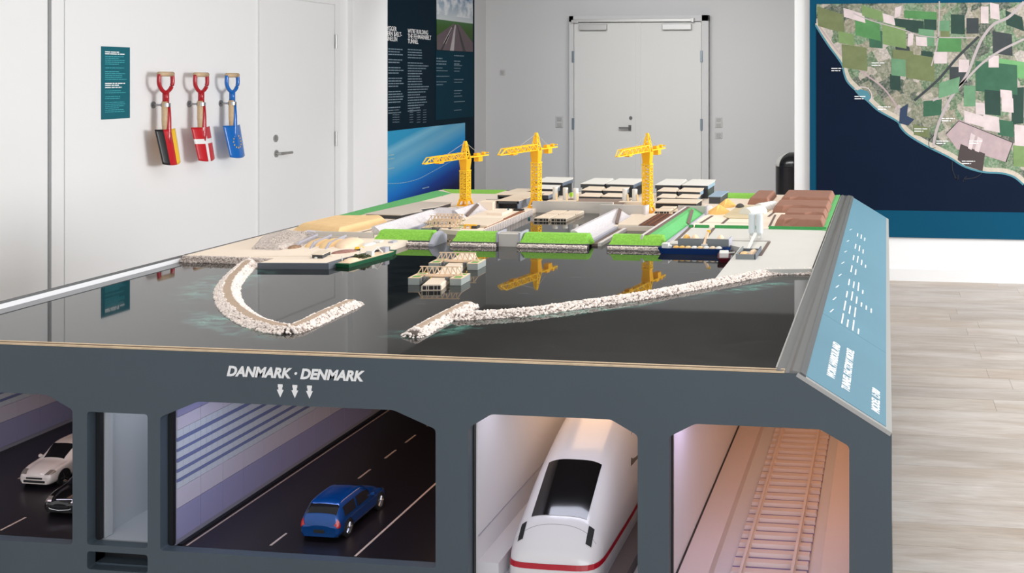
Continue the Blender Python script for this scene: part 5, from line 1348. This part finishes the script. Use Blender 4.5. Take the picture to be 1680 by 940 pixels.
for y_ in (4.03, 4.13, 4.21): MB().box(-.522, -.517, y_ - .002, y_ + .002, ZL, ZL + .012 + (y_ - 4.03) * .08).build('leg', SILO, cvy)

# gravel bin -----------------------------------------------------------------
gb = thing('gravel_bin', 'open grey box of gravel at the water edge near the twin silos', 'storage bin', (-.5, 3.88, ZL))
w_ = MB(); w_.box(-.535, -.465, 3.785, 3.790, ZL, ZL + .018); w_.build('front_wall', mat('bin_grey', S(128, 134, 136), .6), gb)
MB().box(-.535, -.531, 3.79, 3.97, ZL, ZL + .018).build('side_wall', mat('bin_grey', S(128, 134, 136), .6), gb)
MB().box(-.467, -.463, 3.785, 3.97, ZL, ZL + .020).build('side_wall', QUAY, gb)
MB().box(-.531, -.467, 3.966, 3.97, ZL, ZL + .010).build('back_wall', QUAY, gb)
mound(-.515, 3.86, .018, .045, .016, SAND, 'orange-beige gravel pile in the open grey box', name='gravel_pile', cat='gravel')
mound(-.485, 3.90, .016, .045, .018, PEACH, 'peach gravel pile beside the orange one in the grey box', name='gravel_pile', cat='gravel')
def marker(x, y_, z, r_, label):
    o = MB().lathe([(0, 0), (r_, 0), (r_ * 1.0, r_ * 1.2), (r_ * .5, r_ * 1.8), (0, r_ * 1.9)], (x, y_, z), 14).build('marker_knob', TEAL, smooth=False); tag(o, label, 'marker'); return o
marker(-.472, 3.93, ZL + .016 - .016, .006, 'teal marker knob at the grey gravel box')
marker(-1.672, 4.86, ZW, .0055, 'teal marker knob on the water of the middle basin, left of its floating elements')
marker(-1.80, 4.93, ZL + .013, .0045, 'teal marker knob on the cream platform below the dark open-fronted hall')
marker(-.665, 5.17, ZL + .004, .006, 'teal marker knob on the tan yard right of the orange piles')
# moored gravel store behind the ship
gs = thing('gravel_store', 'long low grey-walled gravel store behind the blue ship', 'storage bin', (-.7, 4.07, ZL))
MB().box(-.800, -.700, 4.06, 4.066, ZL - .001, ZL + .028).build('front_wall', mat('bin_grey', S(128, 134, 136), .6), gs)
MB().box(-.688, -.602, 4.06, 4.066, ZL - .001, ZL + .028).build('front_wall', mat('bin_grey', S(128, 134, 136), .6), gs)
MB().box(-.606, -.600, 4.062, 4.15, ZL, ZL + .027).build('end_wall', GREYB, gs)
MB().box(-.80, -.602, 4.15, 4.155, ZL, ZL + .012).build('back_wall', QUAY, gs)
for k, (x_, m) in enumerate(((-.775, SANDO), (-.742, PEACH), (-.64, PEACH))):
    mound(x_, 4.11, .018, .035, .037, m, ('orange pile at the left end of the grey gravel store', 'peach pile next to the orange one in the gravel store', 'peach pile at the right end of the gravel store')[k], name='gravel_pile', cat='gravel')
un = thing('ship_unloader', 'cream ship unloader arm with a yellow head behind the blue ship', 'crane', (-.69, 4.06, ZL))
MB().bar((-.695, 4.045, ZL + .004), (-.688, 4.10, ZL + .05), .009).build('boom', PEACH, un); MB().box(-.692, -.680, 4.095, 4.11, ZL + .047, ZL + .056).build('head', YEL, un); MB().box(-.705, -.682, 4.04, 4.055, ZL, ZL + .010).build('base', SILO, un)

# piles and yard on the right --------------------------------------------------
def cone(cx, cy, rx, ry, h_, m, label, z=ZL):
    n_ = 12; b = MB(); vs = [(cx + rx * math.cos(2 * math.pi * k / n_), cy + ry * math.sin(2 * math.pi * k / n_), z) for k in range(n_)] + [(cx - rx * .08, cy, z + h_), (cx + rx * .08, cy + ry * .3, z + h_)]
    b.add(vs, [(k, (k + 1) % n_, n_ if 2 < k < 9 else n_ + 1) for k in range(n_)] + [(2, n_ + 1, n_) , (9, n_, n_ + 1), tuple(range(n_))[::-1]])
    o = b.build('sand_pile', m, smooth=False); return tag(o, label, 'sand pile')
cone(-.800, 5.07, .060, .09, .034, SANDO, 'front orange sand pile right of the head wall')
cone(-.800, 5.33, .050, .09, .036, SANDO, 'rear orange sand pile behind the front one')
mound(-.725, 5.28, .022, .05, .02, mat('charcoal_pile', S(70, 68, 66), .9), 'small charcoal pile beside the orange sand piles', name='dark_pile', cat='pile')
o = MB().prism([(-.755, 4.93), (-.72, 4.86), (-.60, 4.86), (-.545, 5.33), (-.735, 5.36)], ZL, ZL + .004).build('tan_yard', mat('tan_yard', S(206, 190, 156), .8, noise=.04)); tag(o, 'flat tan gravel yard between the orange piles and the white sheets', 'yard')
def sheet(label, cx, cy, z, sx, sy, tx, ty, rz):
    t = MB().box(-sx / 2, sx / 2, -sy / 2, sy / 2, -.002, .002).build('white_sheet', SILO, bevel=.001); t.location = (cx, cy, z); t.rotation_euler = (tx, ty, rz); tag(t, label, 'roof panel'); return t
def gable(label, cx, cy, w_, L_, h_, rz):
    t = thing('white_shelter', label, 'shelter', (cx, cy, ZL))
    pr = [(-w_ / 2 * math.cos(a), h_ * math.sin(a)) for a in [k * math.pi / 12 for k in range(13)]]
    MB().prismY([(x, z) for x, z in pr][::-1], -L_ / 2, L_ / 2).build('vault_roof', SILO, t, local=True)
    for k in range(5):
        y_ = -L_ / 2 + L_ * (k + .5) / 5
        MB().prismY([(x * 1.03, z * 1.03) for x, z in pr][::-1], y_ - .002, y_ + .002).build('rib', SILO, t, local=True)
    t.rotation_euler = (0, 0, rz); return t
gable('nearer white vaulted shelter behind the twin silos', -.628, 5.04, .075, .13, .036, R(-28))
gable('farther white vaulted shelter beside the brown soil blocks', -.585, 5.22, .070, .13, .036, R(-28))
def brown(label, x0, x1, y0, y1, h_=.034, notch=None):
    c = .014; n_ = 14; vs = []; top = []
    o = MB()
    base = subdiv([(x0, y0), (x1, y0), (x1, y1), (x0, y1)], 6)
    cx, cy = (x0 + x1) / 2, (y0 + y1) / 2; sx, sy = (x1 - x0 - 2 * c) / (x1 - x0), (y1 - y0 - 2 * c * 1.3) / (y1 - y0)
    tp = [(cx + (x - cx) * sx, cy + (y_ - cy) * sy) for x, y_ in base]
    if notch: tp = [(x, y_ + (.03 if abs(x - (x0 + notch * (x1 - x0))) < .025 and y_ < cy else 0)) for x, y_ in tp]
    o.prism(base, ZL, ZL + h_, top=tp); q_ = o.build('soil_block', BROWN, bevel=.006, bseg=3); return tag(q_, label, 'soil block')
brown('front brown soil block nearest the dark green hedge', -.485, -.266, 4.62, 4.81, notch=.38)
brown('second brown soil block from the front, with a dark notch', -.470, -.268, 4.84, 5.05, notch=.7)
brown('third brown soil block from the front, the long one', -.545, -.270, 5.10, 5.38, notch=.42)
brown('rearmost long brown soil block by the back rim', -.545, -.275, 5.46, 5.84, notch=.3)
brown('small brown soil block at the back, left of the long rows', -.705, -.590, 5.40, 5.80)
road([(-.505, 4.62), (-.52, 5.02)], .010); road([(-.545, 4.95), (-.53, 5.2)], .012)

# small cluttered machinery -------------------------------------------------------
def digger(label, x, y_, rz, m=YEL, s=1.0, z=ZL):
    t = thing('excavator', label, 'excavator', (0, 0, 0))
    MB().box(-.008 * s, .008 * s, -.006 * s, .006 * s, 0, .004 * s).build('tracks', BLACKM, t, local=True)
    MB().box(-.006 * s, .005 * s, -.005 * s, .005 * s, .004 * s, .010 * s).build('cab', m, t, local=True)
    MB().tube([(.005 * s, 0, .007 * s), (.012 * s, 0, .014 * s), (.018 * s, 0, .006 * s)], .0012 * s, 6).build('arm', m, t, local=True)
    t.location = (x, y_, z); t.rotation_euler = (0, 0, rz)
digger('tiny yellow excavator beside the reddish gravel on the left quay', -1.975, 3.79, .4, YEL, 1.3)
def crate(x, y_, z, w_, l_, h_, m, label):
    o = MB().box(x - w_ / 2, x + w_ / 2, y_ - l_ / 2, y_ + l_ / 2, z, z + h_).build('quay_crate', m, bevel=.001); tag(o, label, 'crate'); return o
crate(-1.985, 3.98, ZL, .028, .03, .008, SILO, 'white crate behind the green barge')
crate(-1.93, 3.99, ZL, .022, .04, .006, GREYB, 'pale blue-grey crate near the left grass bank')
mound(-2.00, 3.93, .022, .04, .007, ROOFW, 'low white pile behind the green barge', name='white_pile', cat='pile')
for k in range(7):
    pass
# ground clutter behind: small plant between halls
for k, (x_, y_, w_, h_, m, lab_) in enumerate(((-.90, 5.14, .03, .016, HALLD, 'dark small plant unit left of the rear orange pile'), (-.875, 5.20, .03, .013, SILO, 'white small plant unit beside the dark one'), (-1.29, 5.16, .03, .013, HALLD, 'dark small unit on the podium edge by the middle silos'), (-1.66, 5.12, .02, .02, BLACKM, 'black post unit under the left silos'))):
    o = MB().prism([(x_ - w_ / 2, y_), (x_ + w_ / 2, y_), (x_ + w_ / 2, y_ + .05), (x_ - w_ / 2, y_ + .05)], ZL, ZL + h_, top=[(x_ - w_ / 2, y_ + .01), (x_ + w_ / 2, y_ + .01), (x_ + w_ / 2 - .003, y_ + .045), (x_ - w_ / 2 + .003, y_ + .045)]).build('plant_unit', m); tag(o, lab_, 'building')

# ---------------------------------------------------------------- tower cranes
def lattice(mb, P0, P1, w0, w1, n_, th, side=Vector((1, 0, 0)), up=Vector((0, 0, 1))):
    """square lattice from P0 to P1 with section w0->w1"""
    P0 = Vector(P0); P1 = Vector(P1)
    def cs(f): p = P0.lerp(P1, f); w_ = (w0 + (w1 - w0) * f) / 2; return [p + side * a * w_ + up * b_ * w_ for a, b_ in ((-1, -1), (1, -1), (1, 1), (-1, 1))]
    for k in range(4): mb.bar(cs(0)[k], cs(1)[k], th)
    for i in range(n_):
        a, b_ = cs(i / n_), cs((i + 1) / n_)
        for k in range(4):
            k2 = (k + 1) % 4
            mb.bar(a[k], a[k2], th * .8)
            if i % 2 == 0: mb.bar(a[k], b_[k2], th * .8)
            else: mb.bar(a[k2], b_[k], th * .8)
def tower_crane(label, x, y_, ztop, rz=0, zbase=ZL, msc=1.0):
    t = thing('tower_crane', label, 'crane', (0, 0, 0))
    H_ = ztop - zbase; zj = H_ - .078; zc = zj - .062      # zj = jib level, zc = bottom of the cab section
    b = MB(); lattice(b, (0, 0, .03), (0, 0, zc), .036, .036, 12, .0048, Vector((1, 0, 0)), Vector((0, 1, 0))); b.build('mast', YEL, t, local=True)
    b = MB()
    for sx in (-1, 1):
        for sy in (-1, 1): b.bar((sx * .016, sy * .016, .04), (sx * .028, sy * .028, 0), .008)
    b.box(-.024, .024, -.024, .024, .026, .034); b.box(-.03, .03, -.03, .03, 0, .005)
    b.build('base_frame', YELO, t, local=True)
    MB().hexa([(-.018, -.018, zc), (.018, -.018, zc), (.018, .018, zc), (-.018, .018, zc)], [(-.023, -.023, zj - .008), (.023, -.023, zj - .008), (.023, .023, zj - .008), (-.023, .023, zj - .008)]).build('slewing_unit', YELO, t, local=True, bevel=.001)
    MB().box(-.022, .022, -.022, .022, zc - .006, zc).build('collar', YEL, t, local=True)
    # head (A frame)
    b = MB(); lattice(b, (0, 0, zj - .008), (0, 0, H_), .038, .010, 3, .0048, Vector((1, 0, 0)), Vector((0, 1, 0))); b.box(-.006, .006, -.006, .006, H_ - .004, H_ + .006); b.build('tower_head', YEL, t, local=True)
    # jib toward -Y, counter jib toward +Y
    b = MB(); lattice(b, (0, -.02, zj + .012), (0, -.32, zj + .010), .028, .026, 9, .004, Vector((1, 0, 0)), Vector((0, 0, 1)))
    for sx in (-1, 1): b.bar((sx * .013, -.32, zj + .023), (sx * .006, -.365, zj - .004), .004); b.bar((sx * .013, -.32, zj - .003), (sx * .006, -.365, zj - .004), .004)
    b.build('jib', YEL, t, local=True)
    MB().box(-.012, .012, -.25, -.21, zj - .012, zj - .003).build('trolley', YELO, t, local=True)
    b = MB()
    for sx in (-1, 1): b.bar((sx * .013, .018, zj), (sx * .013, .205, zj), .005, .006)
    for k in range(6): b.bar((-.013, .03 + k * .034, zj), (.013, .03 + k * .034, zj), .004)
    b.bar((-.013, .205, zj + .012), (.013, .205, zj + .012), .005); b.build('counter_jib', YEL, t, local=True)
    MB().box(-.014, .014, .105, .145, zj - .028, zj + .004).build('counterweight', YELO, t, local=True, bevel=.001)
    MB().box(-.010, .010, .095, .13, zj + .004, zj + .016).build('winch', YELO, t, local=True); MB().lathe([(0, -.008), (.008, -.008), (.008, .008), (0, .008)], (0, .175, zj + .011), 12, axis='x').build('drum', YELO, t, local=True)
    b = MB(); b.bar((0, 0, H_), (0, -.17, zj + .026), .0016); b.bar((0, 0, H_), (0, .12, zj + .016), .0016); b.build('stay_wire', WIRE, t, local=True)
    t.location = (x, y_, zbase); t.rotation_euler = (0, 0, rz)
    return t
tower_crane('leftmost yellow tower crane, the one in front of the blue photograph', -2.11, 5.16, 1.266, R(-9.3))
tower_crane('middle yellow tower crane behind the middle basin', -1.735, 5.15, 1.312, R(-9.3))
tower_crane('rightmost yellow tower crane beside the brown slipway', -1.140, 5.03, 1.320, R(-9.3))

# ---------------------------------------------------------------- pontoons with truss bridges and the element they carry
PON = mat('pontoon_grey', S(158, 164, 160), .55); PONG = mat('pontoon_green_deck', S(110, 160, 84), .8)
def pontoon_rig(label, cx, cy, rz, z=ZW, rows=(-.022, .040)):
    t = thing('immersion_pontoon', label, 'pontoon', (0, 0, 0))
    for sx in (-1, 1):
        x0 = sx * .069
        f = MB().box(x0 - .019, x0 + .019, -.035, .055, 0, .022).build('float', PON, t, local=True, bevel=.001)
        MB().box(x0 - .019, x0 + .019, -.035, .055, .022, .0235).build('deck', PEACH, f, local=True)
        MB().box(x0 - .010, x0 + .014, -.025, .0, .0235, .0245).build('green_deck', PONG, f, local=True); MB().box(x0 - .012, x0 + .012, .025, .045, .0235, .0245).build('green_deck', PONG, f, local=True)
    for yy in rows:
        b = MB(); n_ = 8; xa, xb = -.076, .076; za, zb2 = .026, .052
        b.bar((xa, yy, za), (xb, yy, za), .003); b.bar((xa + .010, yy, zb2), (xb - .010, yy, zb2), .0032)
        for k in range(n_ + 1):
            x_ = xa + (xb - xa) * k / n_; xt = xa + .010 + (xb - xa - .02) * (k + .5) / n_
            if k < n_: b.bar((x_, yy, za), (xt, yy, zb2), .0026); b.bar((xa + (xb - xa) * (k + 1) / n_, yy, za), (xt, yy, zb2), .0026)
        b.build('truss', PEACH, t, local=True)
    b = MB(); b.box(-.045, .045, .0, .030, .021, .0255); b.build('cross_deck', PEACH, t, local=True)
    for sx in (-1, 1): MB().lathe([(0, 0), (.006, 0), (.006, .012), (0, .012)], (sx * .038, -.028, .013), 12).build('winch_drum', mat('winch_grey', S(90, 90, 92), .5), t, local=True)
    t.location = (cx, cy, z); t.rotation_euler = (0, 0, rz); return t
RZ = math.atan(.055 / .27)
pontoon_rig('front pontoon with a cream truss bridge on the dark water', -1.447, 3.315, RZ * .3, rows=(.012,))
pontoon_rig('rear pontoon with a cream truss bridge on the dark water', -1.498, 3.585, RZ * .3, rows=(.012,))
element('cream tunnel element carried between the two floating pontoons', -1.451, -1.389, 3.20, 3.80, ZW, .9435, rz=RZ)
pontoon_rig('third pontoon with a truss bridge in the narrow inlet by the white ridge', -1.895, 4.40, -.0, ZW)
pontoon_rig('fourth pontoon with a truss bridge at the far end of the narrow inlet', -1.955, 4.56, -.0, ZW)

# ---------------------------------------------------------------- vessels
def hull(L_, w_, h_, bow=.25, m=SHIPB, flare=.85):
    """returns MB with bow toward +x"""
    b = MB(); G = []
    for i in range(17):
        f = i / 16; hw = w_ / 2 * (1 if f < 1 - bow else math.sqrt(max(0, 1 - ((f - 1 + bow) / bow) ** 2)) + .02)
        hw *= (.8 + .2 * min(1, f / .08)); x = -L_ / 2 + L_ * f; up = h_ * (1 + .25 * max(0, (f - .8) / .2))
        G.append([(x, -hw, up), (x * .92, -hw * flare, 0), (x * .92, hw * flare, 0), (x, hw, up)])
    grid_mesh(b, G); b.add(G[0], [(0, 1, 2, 3)]); b.add(G[-1], [(3, 2, 1, 0)])
    b.add([(g_[0][0], g_[0][1] * .93, h_ * .75) for g_ in G] + [(g_[3][0], g_[3][1] * .93, h_ * .75) for g_ in G[::-1]], [tuple(range(34))])
    return b
ship = thing('cargo_ship', 'long blue cargo ship with heaps of gravel moored at the right quay', 'ship', (-.722, 4.00, ZW))
hull(.280, .05, .022, .10).build('hull', SHIPB, ship, local=True)
MB().box(-.125, -.100, -.018, .018, .015, .038).build('bridge_house', SILO, ship, local=True, bevel=.001); MB().box(-.100, -.092, -.012, .012, .015, .030).build('bridge_house', SILO, ship, local=True)
MB().box(-.085, .105, -.019, .019, .014, .0225).build('cargo_hold', QUAY, ship, local=True)
for k in range(8):
    mound(-.072 + k * .0235, -.002, .013, .014, .009, (SANDO, SANDO, SAND, ROOFW, SAND, ROOFW, PEACH, ROOFW)[k], '', name='cargo_heap', z=.0215, parent=None) if False else None
for k in range(8):
    b = MB(); G = []
    for i in range(4):
        a = i / 3 * math.pi / 2; G.append([(-.072 + k * .0235 + .0125 * math.cos(a) * math.cos(p), .014 * math.cos(a) * math.sin(p) - .004, .022 + .008 * math.sin(a)) for p in [q_ * math.pi / 6 for q_ in range(13)]])
    grid_mesh(b, G); b.build('cargo_heap', (SANDO, SANDO, SAND, ROOFW, SAND, ROOFW, PEACH, ROOFW)[k], ship, local=True, smooth=True)
tug = thing('tug_boat', 'small maroon tug boat with a white deckhouse beside the blue ship', 'boat', (-.592, 3.885, ZW))
hull(.15, .048, .017, .35, flare=.6).build('hull', SHIPR, tug, local=True)
MB().prism([(-.048, -.017), (.01, -.017), (.01, .017), (-.048, .017)], .012, .033).build('deckhouse', SILO, tug, local=True, bevel=.003)
b = MB(); b.bar((.03, -.005, .018), (.03, -.04, .022), .004); b.build('gangway', SILO, tug, local=True)
tug.rotation_euler = (0, 0, R(98))
bg = thing('work_barge', 'green work barge with excavators and spoil moored at the left quay', 'barge', (-1.885, 3.70, ZW))
b = MB(); pl = [(-.155, -.030), (.10, -.032), (.155, -.012), (.155, .012), (.10, .032), (-.155, .030)]
b.prism(pl, 0, .013, top=[(x * 1.03, y_ * 1.08) for x, y_ in pl]); b.build('hull', SHIPG, bg, local=True)
MB().box(-.145, .12, -.026, .026, .013, .0145).build('deck', PEACH, bg, local=True)
b = MB(); G = []
for i in range(4):
    a = i / 3 * math.pi / 2; G.append([(-.10 + .034 * math.cos(a) * math.cos(p), .0 + .024 * math.cos(a) * math.sin(p), .0145 + .010 * math.sin(a)) for p in [q_ * math.pi / 8 for q_ in range(17)]])
grid_mesh(b, G).build('spoil_heap', PEACH, bg, local=True, smooth=True)
dm = MB(); stones(dm, [(random.uniform(-.055, -.01), random.uniform(-.02, .02), .015 + random.uniform(0, .010)) for k in range(60)], .003, .006); tag(dm.build('spoil', mat('moss_spoil', S(70, 76, 50), .9), bg, local=True), kind='stuff')
MB().box(.005, .02, -.012, .012, .0145, .032).build('cabin', SILO, bg, local=True)
MB().tube([(.02, 0, .022), (.045, -.006, .040), (.07, -.012, .018)], .003, 6).build('grab_arm', SILO, bg, local=True)
MB().box(.085, .11, -.014, .010, .0145, .033).build('cabin', GREYB, bg, local=True)
MB().tube([(-.125, .02, .0145), (-.125, .02, .034)], .0018, 6).build('post', SILO, bg, local=True); MB().tube([(-.02, .02, .0145), (-.02, .02, .036)], .0018, 6).build('post', SILO, bg, local=True)
bg.rotation_euler = (0, 0, R(82))

# ---------------------------------------------------------------- group names of the repeats
GROUPS = {'ceremonial_spade': 'ceremonial spades on the left wall', 'wall_switch': 'switches and socket on the grey back wall', 'model_car': 'model cars in the road tunnels', 'grass_bank': 'green grass banks of the harbour', 'rubble_ridge': 'white rubble ridges', 'breakwater': 'rubble breakwaters on the water', 'grass_strip': 'green grass strips along the rim', 'hedge': 'dark green hedges in a row', 'tunnel_element': 'cream model tunnel elements', 'silo': 'white silos in groups of three', 'tall_silo': 'twin tall white silos', 'soil_block': 'brown soil blocks on the right', 'tower_crane': 'yellow tower cranes', 'immersion_pontoon': 'pontoons with truss bridges', 'marker_knob': 'teal marker knobs', 'sand_pile': 'orange sand piles', 'sand_mound': 'sand mounds in the storage bays', 'gravel_pile': 'gravel piles', 'factory_hall': 'stepped factory halls', 'dark_hall': 'dark open-fronted halls', 'shed': 'low sheds in front of the halls', 'white_shelter': 'white vaulted shelters', 'basin_headwall': 'head walls of the basins', 'rubble_heap': 'rubble heaps', 'plant_unit': 'small plant units', 'conveyor': 'conveyors', 'quay_crate': 'crates on the left quay'}
for o in list(bpy.data.objects):
    k = o.name.split('.')[0]
    if o.parent is None and k in GROUPS and 'label' in o: o['group'] = GROUPS[k]
